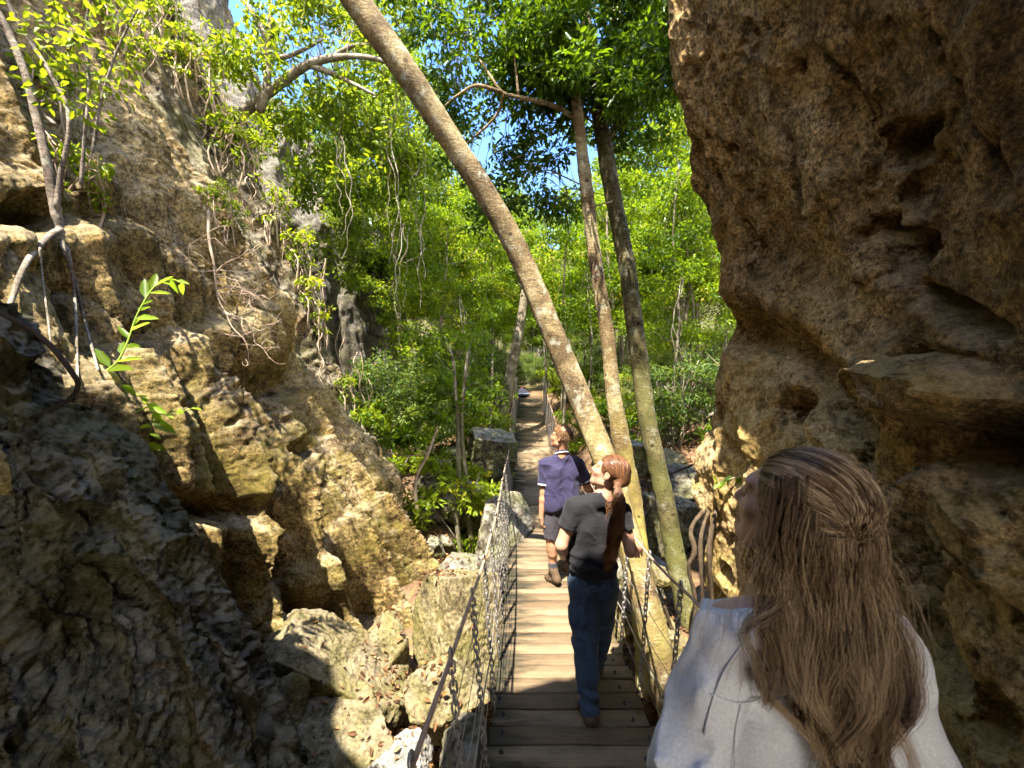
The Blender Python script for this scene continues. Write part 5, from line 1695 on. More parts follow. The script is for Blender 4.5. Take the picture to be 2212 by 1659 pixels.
# ------------------------------------------------------------------ people
def rot_basis(f, roll=0.0):
    """columns: right, forward, up for a head that looks along f"""
    f = unit(f)
    r = unit(np.cross(f, [0, 0, 1.0]))
    u = np.cross(r, f)
    c, s = math.cos(roll), math.sin(roll)
    return np.stack([c * r + s * u, f, -s * r + c * u], 1)


def head_sdf(c, R, s=1.0, jaw=1.0):
    c = np.asarray(c, float)
    L = lambda v: c + R @ (np.asarray(v, float) * s)
    E = lambda v, r: ell(L(v), np.asarray(r) * s, R)
    S = lambda a, b, ra, rb: seg(L(a), L(b), ra * s, rb * s)
    skull = E((0, -.014, .035), (.074, .094, .086))
    face = E((0, .030, -.035), (.060 * jaw, .062, .080))
    f = union([skull, face, S((-.045 * jaw, .005, -.070), (0, .072, -.098), .022, .020), S((.045 * jaw, .005, -.070), (0, .072, -.098), .022, .020)], .03)
    f = union([f, E((0, .076, .030), (.050, .020, .016)), S((-.040, .060, -.022), (-.028, .070, -.030), .020, .020), S((.040, .060, -.022), (.028, .070, -.030), .020, .020)], .018)
    nose = union([S((0, .090, .018), (0, .113, -.026), .008, .0115), E((-.012, .096, -.032), (.008, .010, .008)), E((.012, .096, -.032), (.008, .010, .008))], .008)
    f = union([f, nose], .012)
    lips = union([E((0, .092, -.056), (.022, .009, .006)), E((0, .090, -.067), (.018, .009, .007))], .004)
    f = union([f, lips, E((0, .086, -.100), (.015, .010, .012))], .008)
    base = f

    def g(p):
        d = base(p)
        for x in (-.031, .031):
            e = ell(L((x, .096, .012)), np.array([.017, .014, .011]) * s, R)(p)
            d = -smin(-d, e, .012)
        for x in (-.031, .031):
            d = np.minimum(d, ell(L((x, .080, .011)), np.array([.0115] * 3) * s, R)(p))
        # mouth line
        m = ell(L((0, .103, -.0613)), np.array([.020, .008, .0013]) * s, R)(p)
        d = np.maximum(d, -m)
        return d
    ears = []
    for x in (-1, 1):
        o = E((x * .078, -.012, -.004), (.009, .020, .031))
        i = ell(L((x * .089, -.008, .002)), np.array([.008, .010, .016]) * s, R)
        ears.append(lambda p, o=o, i=i: np.maximum(o(p), -i(p)))
        ears.append(E((x * .076, -.002, -.030), (.007, .009, .009)))
    return union([g] + ears, .006), skull


def hand_sdf(w, d, n, th, s=1.0, curl=(.5, .6, .7, .8), tcurl=.4, spread=.0):
    """w wrist, d direction of the palm, n the way the palm faces, th the thumb's side"""
    d, n = unit(d), unit(n)
    n = unit(n - d * (n @ d))
    t = unit(np.cross(d, n))
    if t @ np.asarray(th) < 0:
        t = -t
    w = np.asarray(w, float)
    prims = []
    kn = []
    for i, (off, fw) in enumerate(((.030, .088), (.010, .092), (-.010, .088), (-.028, .080))):
        k = w + (t * off + d * fw) * s
        prims.append(seg(w + t * off * .55 * s + d * .012 * s, k, .015 * s, .0115 * s))
        kn.append(k)
    palm = union(prims, .012)
    fing = []
    for i, k in enumerate(kn):
        lens = np.array([(.040, .025, .021), (.045, .029, .022), (.041, .027, .021), (.032, .021, .019)][i]) * s
        a, p = 0.25 * curl[i], k
        dirv = unit(d + t * (spread * (1.5 - i)))
        r = (.0095, .0095, .009, .008)[i] * s
        ch = []
        for j, l in enumerate(lens):
            a2 = a + curl[i] * (0.75 + 0.35 * j)
            q = p + (dirv * math.cos(a2) + n * math.sin(a2)) * l
            ch.append(seg(p, q, r * (1 - .09 * j), r * (1 - .09 * (j + 1))))
            p, a = q, a2
        fing.append(union(ch, .004))
    b0 = w + t * .022 * s + d * .022 * s
    b1 = b0 + (t * .72 + d * .55 + n * .35 * tcurl) * .042 * s
    b2 = b1 + unit(t * (.55 - tcurl * .6) + d * .75 + n * tcurl) * .032 * s
    b3 = b2 + unit(t * (.35 - tcurl) + d * .85 + n * tcurl * 1.3) * .026 * s
    thumb = union([seg(b0, b1, .016 * s, .0125 * s), seg(b1, b2, .0125 * s, .0105 * s), seg(b2, b3, .0105 * s, .0085 * s)], .006)

    def f(p):
        x = palm(p)
        for g in fing:
            x = smin(x, g(p), .005)
        return smin(x, thumb(p), .008)
    return f


def torso_prims(J, k=1.0, fem=False):
    """round-cone bodies of the trunk"""
    lat = unit(J['shR'] - J['shL'])
    hl = unit(J['hipR'] - J['hipL'])
    pr = []
    cw, ww = (.070, .052) if fem else (.085, .070)
    cr_, wr_, hr = (.094, .086, .100) if fem else (.108, .098, .100)
    for sgn in (-1, 1):
        a = J['chest'] + lat * sgn * cw * k
        b = J['waist'] + lat * sgn * ww * k
        h = J['pelvis'] + hl * sgn * .062 * k
        pr += [seg(a, b, cr_ * k, wr_ * k), seg(b, h, wr_ * k, hr * k)]
        sh = J['shR'] if sgn > 0 else J['shL']
        pr.append(seg(J['chest'] + lat * sgn * .055 * k + np.array([0, 0, .06 * k]), sh - lat * sgn * .035 * k, .080 * k, .056 * k))
        # the slope from neck to shoulder
        pr.append(seg(J['neck'] + np.array([0, 0, -.012 * k]), sh + np.array([0, 0, .002]), .052 * k, .050 * k))
        hip = J['hipR'] if sgn > 0 else J['hipL']
        pr.append(seg(J['pelvis'] + hl * sgn * .05 * k, hip, .105 * k, .100 * k))
        # seat
        back = J['back']
        pr.append(ell(hip + back * .035 * k + np.array([0, 0, .0]) - hl * sgn * .012, np.array([.088, .085, .090]) * k))
    return pr


def leg_prims(J, s, k=1.0, r=(.092, .062, .058, .038)):
    h, kn, an = J['hip' + s], J['knee' + s], J['ankle' + s]
    back = J['back']
    calf = kn + (an - kn) * .32 + back * .018 * k
    return [seg(h, kn, r[0] * k, r[1] * k), seg(kn, kn + (an - kn) * .3, r[1] * k, r[2] * k), seg(calf - (an - kn) * .12, calf + (an - kn) * .14, r[2] * .92 * k, r[2] * .88 * k), seg(kn + (an - kn) * .3, an, r[2] * k, r[3] * k)]


def arm_prims(J, s, k=1.0, r=(.056, .043, .042, .027)):
    a, b, c = J['sh' + s], J['elb' + s], J['wri' + s]
    return [seg(a, b, r[0] * k, r[1] * k), seg(b, b + (c - b) * .3, r[1] * k * .96, r[2] * k), seg(b + (c - b) * .3, c, r[2] * k, r[3] * k)]


def boot_sdf(heel, toe, ankle, k=1.0):
    heel, toe, ankle = (np.asarray(v, float) for v in (heel, toe, ankle))
    ball = heel + (toe - heel) * .68
    return union([seg(heel, ball, .040 * k, .046 * k), seg(ball, toe, .045 * k, .034 * k), seg(heel + (ankle - heel) * .3, ankle + (ankle - heel) * .25 + np.array([0, 0, .03]), .046 * k, .049 * k), seg(ankle + np.array([0, 0, .01]), ball + np.array([0, 0, .012]), .042 * k, .038 * k)], .03)


def folds(f, amp, fr, seed, st=(1, 1, 1)):
    st = np.asarray(st, float)

    def g(p):
        d = f(p)
        near = np.abs(d) < .06
        if near.any():
            q = p[near] * fr * st
            w = q + .5 * gn(q * .7, seed + 3)[:, None]
            d = d.copy()
            d[near] -= amp * (ridged(w, 2, seed) - .45)
        return d
    return g


def bounds(V, m=.14):
    V = np.asarray(V)
    return V.min(0) - m, V.max(0) + m


def scalp_hair(mb, c, R, n, seed, shape, guide, w0, w1, K=10, s=1.0):
    """strands rooted on the scalp that follow guide(u, root)->path"""
    g = np.random.default_rng(seed)
    paths, W, rn = [], [], []
    for i in range(n):
        r, q = guide(g, i)
        paths.append(q)
        W.append(np.linspace(w0, w1, K) * (.7 + .6 * g.random()))
        rn.append(r)
    strands(mb, np.array(paths), np.array(W), np.array(rn))


def build_man():
    J = dict(hipL=P(1196, 1090, 4.76), hipR=P(1225, 1090, 4.80), kneeL=P(1191, 1163, 4.72), ankleL=P(1195, 1232, 4.74), kneeR=P(1224, 1155, 4.98), ankleR=P(1220, 1218, 5.12),
             pelvis=P(1210, 1080, 4.77), waist=P(1210, 1050, 4.77), chest=P(1213, 1024, 4.77), neck=P(1214, 985, 4.76), shL=P(1179, 1004, 4.76), shR=P(1249, 1004, 4.82),
             elbL=P(1175, 1063, 4.73), wriL=P(1169, 1117, 4.70), elbR=P(1272, 1058, 4.80), wriR=P(1279, 1066, 5.02))
    J['back'] = unit(np.array([.25, -1.0, 0]))
    hc = P(1212, 945, 4.74)
    R = rot_basis((-.86, .46, .16))
    root = thing('person', 'man in navy polo shirt and dark shorts walking ahead, looking up to the left', 'person', (J['ankleL'][0], J['ankleL'][1], float(deck_z(4.75))))
    head, skull = head_sdf(hc, R, 1.02, 1.06)
    L = lambda v: hc + R @ np.asarray(v, float)
    neck = seg(J['neck'] - [0, 0, .03], L((0, -.03, -.06)), .058, .054)
    hL = hand_sdf(J['wriL'], (0.03, .06, -1), (.95, .2, 0), (0.1, 1, 0), 1.0, (.45, .55, .6, .7), .4)
    hR = hand_sdf(J['wriR'], (.2, .9, -.25), (-.2, -.2, -1), (-1, .2, 0), 1.0, (.75, .8, .85, .9), .7)
    body = union([union(torso_prims(J), .05), union(arm_prims(J, 'L') + leg_prims(J, 'L'), .02), union(arm_prims(J, 'R') + leg_prims(J, 'R'), .02)], .025)
    foot = union([seg(J['ankleL'], P(1188, 1246, 4.85), .035, .03), seg(J['ankleR'], J['ankleR'] + [0, .13, -.07], .035, .03)], .02)
    full = union([union([body, neck], .045), head], .022)
    fullh = union([full, hL, hR, foot], .014)

    def mi(c):
        q = (c - hc) @ R
        m = np.zeros(len(c), int)
        m[(np.abs(q[:, 0]) < .023) & (q[:, 1] > .086) & (np.abs(q[:, 2] + .061) < .011)] = 1
        e = np.minimum(np.linalg.norm((q - [-.031, .088, .011]) * [1, 1, 1.4], axis=1), np.linalg.norm((q - [.031, .088, .011]) * [1, 1, 1.4], axis=1))
        m[e < .008] = 2
        return m
    lo, hi = bounds(list(J.values()) + [hc + .1, hc - .1])
    lo[2] = J['ankleL'][2] - .16
    sdf_obj('body', fullh, lo, hi, .0065, [M['skin_m'], M['lip'], M['eye']], root, mi=mi)
    # shirt
    slL = cut(union(arm_prims(J, 'L')[:1], .02), J['elbL'] - J['shL'], J['shL'] + (J['elbL'] - J['shL']) * .72)
    slR = cut(union(arm_prims(J, 'R')[:1], .02), J['elbR'] - J['shR'], J['shR'] + (J['elbR'] - J['shR']) * .66)
    tor = union(torso_prims(J), .05)
    skirt = union([seg(J['waist'] + [-.08, 0, 0], J['pelvis'] + [-.085, -.01, -.03], .105, .118), seg(J['waist'] + [.08, 0, 0], J['pelvis'] + [.085, -.01, -.03], .105, .118)], .05)
    raw = union([grow(union([tor, skirt], .03), .016), grow(slL, .026), grow(slR, .026)], .03)
    raw = folds(raw, .016, 7.5, 21, (1, 1, .55))
    hem = P(1200, 1106, 4.7)
    nk = J['neck'] + np.array([0, 0.0, .035])

    def shirt(p):
        d = raw(p)
        d = np.maximum(d, (p - hem) @ unit(np.array([.10, 0.05, -1.0])))
        return np.maximum(d, (p - nk) @ unit(np.array([-.1, .35, 1.0])))
    so = sdf_obj('polo_shirt', shirt, lo, hi, .0075, M['polo'], root)
    for s, f, fr in (('L', slL, .72), ('R', slR, .66)):
        ax = unit(J['elb' + s] - J['sh' + s])
        c = J['sh' + s] + (J['elb' + s] - J['sh' + s]) * fr
        band = lambda p, f=f, ax=ax, c=c: np.maximum(np.maximum(union(arm_prims(J, s), .02)(p) - .030, np.abs((p - c) @ ax) - .008), np.linalg.norm(p - c, axis=1) - .12)
        sdf_obj('sleeve_trim', band, c - .13, c + .13, .005, M['trim'], so)
    nb = union([neck, seg(J['neck'] - [0, 0, .02], J['neck'] + [0, 0, .02], .062, .06)], .03)
    un = unit(np.array([-.1, .35, 1.0]))
    nk2 = nk + [0, -.01, -.004]
    sdf_obj('collar', lambda p: np.maximum(np.maximum(nb(p) - .013, np.abs((p - nk2) @ un - .012) - .014), np.linalg.norm(p - nk2, axis=1) - .13), nk2 - .14, nk2 + .14, .005, M['polo'], so)
    sdf_obj('collar_trim', lambda p: np.maximum(np.maximum(nb(p) - .017, np.abs((p - nk2) @ un - .002) - .0055), np.linalg.norm(p - nk2, axis=1) - .13), nk2 - .14, nk2 + .14, .0045, M['trim'], so)
    # shorts
    sh = []
    for s in 'LR':
        h, k = J['hip' + s], J['knee' + s]
        sh.append(cut(seg(h, k + (k - h) * .15, .104, .088), k - h, h + (k - h) * 1.02))
    shp = folds(union([grow(union(torso_prims(J)[-8:], .04), .010)] + sh, .03), .012, 8, 25, (1, 1, .5))
    wz = J['waist'][2] + .0
    sdf_obj('shorts', lambda p: np.maximum(shp(p), p[:, 2] - wz), lo, hi, .0085, M['shorts'], root)
    for s, heel, toe in (('L', P(1204, 1254, 4.70), P(1182, 1246, 4.90)), ('R', J['ankleR'] + [0, -.03, -.055], J['ankleR'] + [-.02, .2, -.06])):
        bt = boot_sdf(heel, toe, J['ankle' + s], .98)
        l2, h2 = bounds([heel, toe, J['ankle' + s] + [0, 0, .09]], .10)
        zmin = min(heel[2], toe[2]) - .036
        zt = J['ankle' + s][2] + .085
        bo = sdf_obj('boot', lambda p: np.maximum(np.maximum(bt(p), zmin - p[:, 2]), p[:, 2] - zt), l2, h2, .007, M['boot'], root)
        sdf_obj('sole', lambda p: np.maximum(np.maximum(bt(p) - .006, zmin - .008 - p[:, 2]), p[:, 2] - zmin - .018), l2, h2, .007, M['sole'], bo)
        sk = seg(J['ankle' + s], J['ankle' + s] + (J['knee' + s] - J['ankle' + s]) * .27, .044, .047)
        sdf_obj('sock', cut(sk, J['knee' + s] - J['ankle' + s], J['ankle' + s] + (J['knee' + s] - J['ankle' + s]) * .27), l2 - .05, h2 + .12, .007, M['sock'], root)
    # short hair: a cap and tufts
    cap0 = ell(L((0, -.016, .040)), (.081, .103, .090), R)
    def cap(p):
        q = (p - hc) @ R
        d = cap0(p) - .006 * gn(p * 60, 3) - .008 * gn(p * 28, 4) - .010 * sstep(.04, .10, q[:, 2])
        lim = -.052 + .55 * np.maximum(q[:, 1] + .005, 0) * 1.3
        lim = np.where(q[:, 1] > .052, .066, lim)
        return np.maximum(d, lim - q[:, 2])
    ho = sdf_obj('hair', cap, hc - .17, hc + .17, .0055, M['hair_m'], root)
    mb = MB()
    g = np.random.default_rng(4)
    n = 1500
    D = unit(g.normal(size=(n * 3, 3)))
    D = D[(D[:, 2] > -.45) & (D[:, 2] > D[:, 1] * 1.0 - .35)][:n]
    p0 = np.array([.080, .101, .090]) * D + [0, -.016, .040]
    dirn = unit(D * .8 + np.array([0, -.35, -.25]) + g.normal(size=D.shape) * .35 + np.where(D[:, 2:3] > .6, 1, 0) * np.array([0, .6, .5]))
    Ln = .016 + .016 * g.random(len(D)) + .012 * (D[:, 2] > .5)
    q = p0[:, None] + dirn[:, None] * Ln[:, None, None] * np.linspace(0, 1, 4)[None, :, None] - np.array([0, 0, .004]) * (np.linspace(0, 1, 4) ** 2)[None, :, None]
    q = hc + q @ R.T
    strands(mb, q, np.linspace(.0022, .0004, 4)[None].repeat(len(D), 0), g.random(len(D)))
    mb.build('hair_tufts', M['hair_m'], ho)
    return J


def build_woman():
    J = dict(hipL=P(1263, 1266, 2.76), hipR=P(1300, 1266, 2.78), kneeL=P(1264, 1385, 2.73), ankleL=P(1273, 1530, 2.68), kneeR=P(1301, 1345, 2.98), ankleR=P(1288, 1432, 3.10),
             pelvis=P(1280, 1252, 2.76), waist=P(1276, 1196, 2.74), chest=P(1286, 1140, 2.73), neck=P(1300, 1075, 2.71), shL=P(1240, 1098, 2.69), shR=P(1343, 1108, 2.77),
             elbL=P(1213, 1178, 2.66), wriL=P(1217, 1202, 2.86), elbR=P(1363, 1190, 2.70), wriR=P(1381, 1186, 2.90))
    J['back'] = unit(np.array([-.15, -1.0, 0]))
    hc = P(1317, 1022, 2.70)
    R = rot_basis((-.78, .48, .38), -.05)
    root = thing('person', 'woman with long auburn ponytail, charcoal tee and blue trousers, hand on the right rail', 'person', (J['ankleL'][0], J['ankleL'][1], float(deck_z(2.7))))
    head, skull = head_sdf(hc, R, .97, .96)
    L = lambda v: hc + R @ np.asarray(v, float)
    neck = seg(J['neck'] - [0, 0, .03], L((0, -.02, -.07)), .047, .045)
    hL = hand_sdf(J['wriL'], (.12, .9, .1), (1, 0, -.1), (0, .2, 1), .92, (.7, .75, .8, .9), .6)
    hR = hand_sdf(J['wriR'], (.16, .85, -.30), (-.1, -.15, -1), (-1, .1, 0), .92, (.85, .9, .95, 1.0), .8)
    ar = (.047, .038, .037, .0245)
    lr = (.088, .060, .055, .036)
    body = union([union(torso_prims(J, .93, True), .045), union(arm_prims(J, 'L', 1, ar) + leg_prims(J, 'L', 1, lr), .02), union(arm_prims(J, 'R', 1, ar) + leg_prims(J, 'R', 1, lr), .02)], .025)
    feet = union([seg(J['ankleL'], J['ankleL'] + [-.02, .14, -.05], .032, .03), seg(J['ankleR'], J['ankleR'] + [-.01, .14, -.05], .032, .03)], .02)
    full = union([union([body, neck], .04), head], .02)
    fullh = union([full, hL, hR, feet], .012)

    def mi(c):
        q = (c - hc) @ R / .97
        m = np.zeros(len(c), int)
        m[(np.abs(q[:, 0]) < .023) & (q[:, 1] > .086) & (np.abs(q[:, 2] + .061) < .012)] = 1
        e = np.minimum(np.linalg.norm((q - [-.031, .088, .011]) * [1, 1, 1.4], axis=1), np.linalg.norm((q - [.031, .088, .011]) * [1, 1, 1.4], axis=1))
        m[e < .008] = 2
        return m
    lo, hi = bounds(list(J.values()) + [hc + .12, hc - .1])
    lo[2] = J['ankleL'][2] - .10
    hi[0] += .05
    sdf_obj('body', fullh, lo, hi, .0055, [M['skin_w'], M['lip'], M['eye']], root, mi=mi)
    # t-shirt
    ax = {s: J['elb' + s] - J['sh' + s] for s in 'LR'}
    sl = {s: cut(seg(J['sh' + s], J['elb' + s], .052, .046), ax[s] + np.array([0, 0, 0]), J['sh' + s] + ax[s] * f) for s, f in (('L', .50), ('R', .42))}
    hemc = [P(1262, 1236, 2.68), P(1300, 1240, 2.72)]
    skirt = union([seg(J['waist'] + [-.045, -.005, 0], J['hipL'] + [-.005, -.012, -.01], .095, .112), seg(J['waist'] + [.045, -.005, 0], J['hipR'] + [.005, -.012, -.01], .095, .112)], .05)
    base = union([grow(union([union(torso_prims(J, .93, True), .045), skirt], .03), .010), grow(sl['L'], .012), grow(sl['R'], .012)], .026)
    wz = J['waist'][2]

    def raw(p):
        d = base(p)
        near = np.abs(d) < .05
        if near.any():
            q = p[near]
            w = gn(q * 5, 31)
            z = q[:, 2] + .10 * (q[:, 0] - J['waist'][0]) + .025 * w
            low = np.exp(-((q[:, 2] - wz + .02) / .11) ** 2)
            # gathered folds across the small of the back, finer drag lines above
            wave = (.5 + .5 * np.sin(z * 78 + 4.5 * w + 2.5 * gn(q * 11, 34) + 7 * q[:, 0])) ** 1.6
            d = d.copy()
            d[near] -= .0075 * low * (wave - .4) + .008 * (ridged(q * np.array([9, 9, 6]), 2, 33) - .45)
        return d
    nk = J['neck'] + np.array([0, 0, .038])
    hem = P(1285, 1252, 2.64)

    def tee(p):
        d = raw(p)
        d = np.maximum(d, (p - hem) @ unit(np.array([-.12, .55, -1.0])))
        return np.maximum(d, (p - nk) @ unit(np.array([-.10, .35, 1.0])))
    sdf_obj('tee_shirt', tee, lo, hi, .0055, M['tee'], root)
    # trousers
    tr = []
    for s in 'LR':
        h, k, a = J['hip' + s], J['knee' + s], J['ankle' + s]
        tr += [seg(h, k, .102, .077), seg(k, k + (a - k) * .5, .077, .066), seg(k + (a - k) * .5, a + (a - k) * .04, .066, .060)]
    tp = torso_prims(J, .93, True)
    pr = union([grow(union([tp[1], tp[4], tp[5], tp[7], tp[10], tp[11]], .04), .010), grow(union(leg_prims(J, 'L', 1, lr) + leg_prims(J, 'R', 1, lr), .02), .013)] + tr, .022)

    def trous(p):
        d = pr(p)
        near = np.abs(d) < .05
        if near.any():
            q = p[near]
            d = d.copy()
            w = gn(q * 6, 35)
            kz = np.exp(-((q[:, 2] - J['kneeL'][2] - .03) / .12) ** 2) + 1.5 * np.exp(-((q[:, 2] - J['ankleL'][2] - .07) / .08) ** 2)
            wave = (.5 + .5 * np.sin(q[:, 2] * 75 + 3 * w + 16 * q[:, 0])) ** 1.5
            d[near] -= .008 * kz * (wave - .4) + .009 * (ridged(q * np.array([7, 7, 3.2]), 2, 36) - .45)
        return np.maximum(np.maximum(d, p[:, 2] - wz + .015), J['ankleL'][2] - .035 - p[:, 2])
    to = sdf_obj('trousers', trous, lo, hi, .0065, M['trousers'], root)
    # cargo pocket flap on the left thigh
    pc = J['hipL'] + (J['kneeL'] - J['hipL']) * .48 + np.array([-.075, -.045, 0])
    Rp = np.array(Matrix.Rotation(.75, 3, 'Z'))
    sdf_obj('pocket', lambda p: np.maximum(ell(pc, (.020, .062, .085), Rp)(p), pr(p) - .016), pc - .13, pc + .13, .0065, M['trousers'], to)
    for s, heel, toe in (('L', J['ankleL'] + [.008, -.040, -.046], J['ankleL'] + [-.015, .155, -.052]), ('R', J['ankleR'] + [0, -.035, -.045], J['ankleR'] + [-.01, .155, -.05])):
        bt = boot_sdf(heel, toe, J['ankle' + s], .90)
        l2, h2 = bounds([heel, toe, J['ankle' + s] + [0, 0, .08]], .09)
        zmin = min(heel[2], toe[2]) - .034
        zt = J['ankle' + s][2] + .06
        bo = sdf_obj('boot', lambda p: np.maximum(np.maximum(bt(p), zmin - p[:, 2]), p[:, 2] - zt), l2, h2, .006, M['boot'], root)
        sdf_obj('sole', lambda p: np.maximum(np.maximum(bt(p) - .006, zmin - .006 - p[:, 2]), p[:, 2] - zmin - .020), l2, h2, .006, M['sole'], bo)
    # hair: smooth cap drawn back to a tie, then the tail
    tie = P(1333, 1053, 2.60)
    cap0 = ell(L((0, -.020, .036)), (.081, .102, .092), R)
    lt = (tie - hc) @ R

    def cap(p):
        q = (p - hc) @ R
        d = cap0(p)
        d = smin(d, seg(L((0, -.085, .0)), tie, .050, .018)(p), .03)
        lim = -.060 + 1.05 * np.maximum(q[:, 1] - .0, 0)
        lim = np.where(q[:, 1] > .050, .058, lim)
        ang = np.arctan2(q[:, 0], q[:, 2] + .02)
        d = d - .0016 * np.sin(ang * 46 + 3 * gn(p * 14, 5)) - .003 * gn(p * 22, 6)
        # keep clear of the ears
        for x in (-1, 1):
            e = ell((x * .082, .000, -.012), (.020, .026, .036))(q)
            d = np.maximum(d, -e)
        return np.maximum(d, lim - q[:, 2])
    nrm = lambda c: np.clip(.45 + .4 * gn(np.stack([np.arctan2(((c - hc) @ R)[:, 0], ((c - hc) @ R)[:, 2] + .02) * 9, c[:, 2] * 6, c[:, 0] * 0], 1), 7), 0, 1)
    V, F = surface_net(cap, hc - .19, hc + .19, .0045)
    mb = MB()
    mb.add(V, F, rnd=nrm(V))
    # strands lying on the cap, hairline to tie
    g = np.random.default_rng(14)
    n = 900
    D = unit(g.normal(size=(n * 4, 3)))
    D = D[(D[:, 2] > -.30) & (D[:, 1] < .75) & (D[:, 2] > D[:, 1] * .9 - .35)][:n]
    K = 12
    t = np.linspace(0, 1, K)
    target = unit(np.array(lt) - [0, -.02, .036])
    dd = unit(D[:, None] * (1 - t[None, :, None] ** 1.2) + target[None, None] * t[None, :, None] ** 1.2)
    q = dd * np.array([.0825, .1035, .0935]) + [0, -.020, .036]
    q = hc + q @ R.T
    strands(mb, q, (np.linspace(.0009, .0012, K)[None] * (.7 + .6 * g.random((len(D), 1)))), g.random(len(D)))
    ho = mb.build('hair', M['hair_w'], root)
    m2 = MB()
    a = np.linspace(0, 2 * np.pi, 20)
    dirt = unit(np.array([-.06, -.35, -1.0]))
    u = unit(np.cross(dirt, [1, 0, 0]))
    v = np.cross(dirt, u)
    add_tube(m2, [tie + u * .019 * math.cos(x) + v * .019 * math.sin(x) for x in a], .005, 8)
    m2.build('hair_tie', M['lip'], ho)
    # the tail in locks
    mt = MB()
    ctl = cr(np.array([tie - dirt * .03, tie + [.0, -.045, -.03], P(1336, 1100, 2.545), P(1330, 1150, 2.54), P(1322, 1190, 2.55), P(1312, 1228, 2.56)]), 30)
    spread = np.interp(np.linspace(0, 1, 30), [0, .08, .3, .55, .8, 1], [.013, .015, .032, .042, .036, .016])
    paths, W, rn = [], [], []
    for lk in range(70):
        al = g.random() * 2 * np.pi
        rr = g.random() ** .55
        ph, fr, am = g.random() * 6, g.uniform(2.2, 4.6), g.uniform(.006, .016)
        tone = g.random()
        end = int(g.integers(21, 31))
        tt = np.linspace(0, 1, 30)
        off = np.stack([np.cos(al + .8 * tt) * rr * spread, .55 * np.sin(al + .8 * tt) * rr * spread, 0 * tt], 1)
        wav = np.stack([np.sin(tt * fr * 6.28 + ph), np.cos(tt * fr * 6.28 + ph), 0 * tt], 1) * (am * np.minimum(1, tt * 3))[:, None]
        lock = ctl + off + wav
        for k in range(20):
            s0 = g.normal(size=3) * .004
            q = lock + s0 * (.4 + 1.2 * tt[:, None]) + .0025 * np.stack([np.sin(tt * 30 + k), np.cos(tt * 27 + k * 2), 0 * tt], 1)
            tq = np.linspace(0, end - 1, 20)
            q = np.stack([np.interp(tq, np.arange(30), q[:, j]) for j in range(3)], 1)
            paths.append(q)
            W.append(np.linspace(.0013, .0006, 20))
            rn.append(.6 * tone + .4 * g.random())
    strands(mt, np.array(paths), np.array(W), np.array(rn))
    # loose curls at the tail's left side
    pc_, wc = [], []
    for k in range(26):
        s0 = ctl[int(g.integers(6, 24))] + np.array([-.035, .0, 0])
        tt = np.linspace(0, 1, 16)
        rad = g.uniform(.008, .018)
        q = s0 + np.stack([-.02 * tt - rad * (1 - np.cos(tt * 7)), .01 * np.sin(tt * 5), -.05 * tt + rad * np.sin(tt * 7)], 1)
        pc_.append(q)
        wc.append(np.linspace(.0010, .0005, 16))
    strands(mt, np.array(pc_), np.array(wc), np.full(26, .8))
    mt.build('ponytail', M['hair_w'], ho)
    # what she holds
    ph = J['wriL'] + np.array([.022, .085, -.022])
    mb = MB()
    bx = np.array([(sx * .008, sy * .052, sz * .030) for sx in (-1, 1) for sy in (-1, 1) for sz in (-1, 1)])
    bv = MB()
    sdfb = lambda p: np.linalg.norm(np.maximum(np.abs(p - ph) - np.array([.004, .048, .028]), 0), axis=1) - .006
    V, F = surface_net(sdfb, ph - .08, ph + .08, .004)
    bv.add(V, F)
    o = bv.build('phone', M['phone'])
    tag(o, 'small red item held in the left hand of the woman with the ponytail', 'phone')


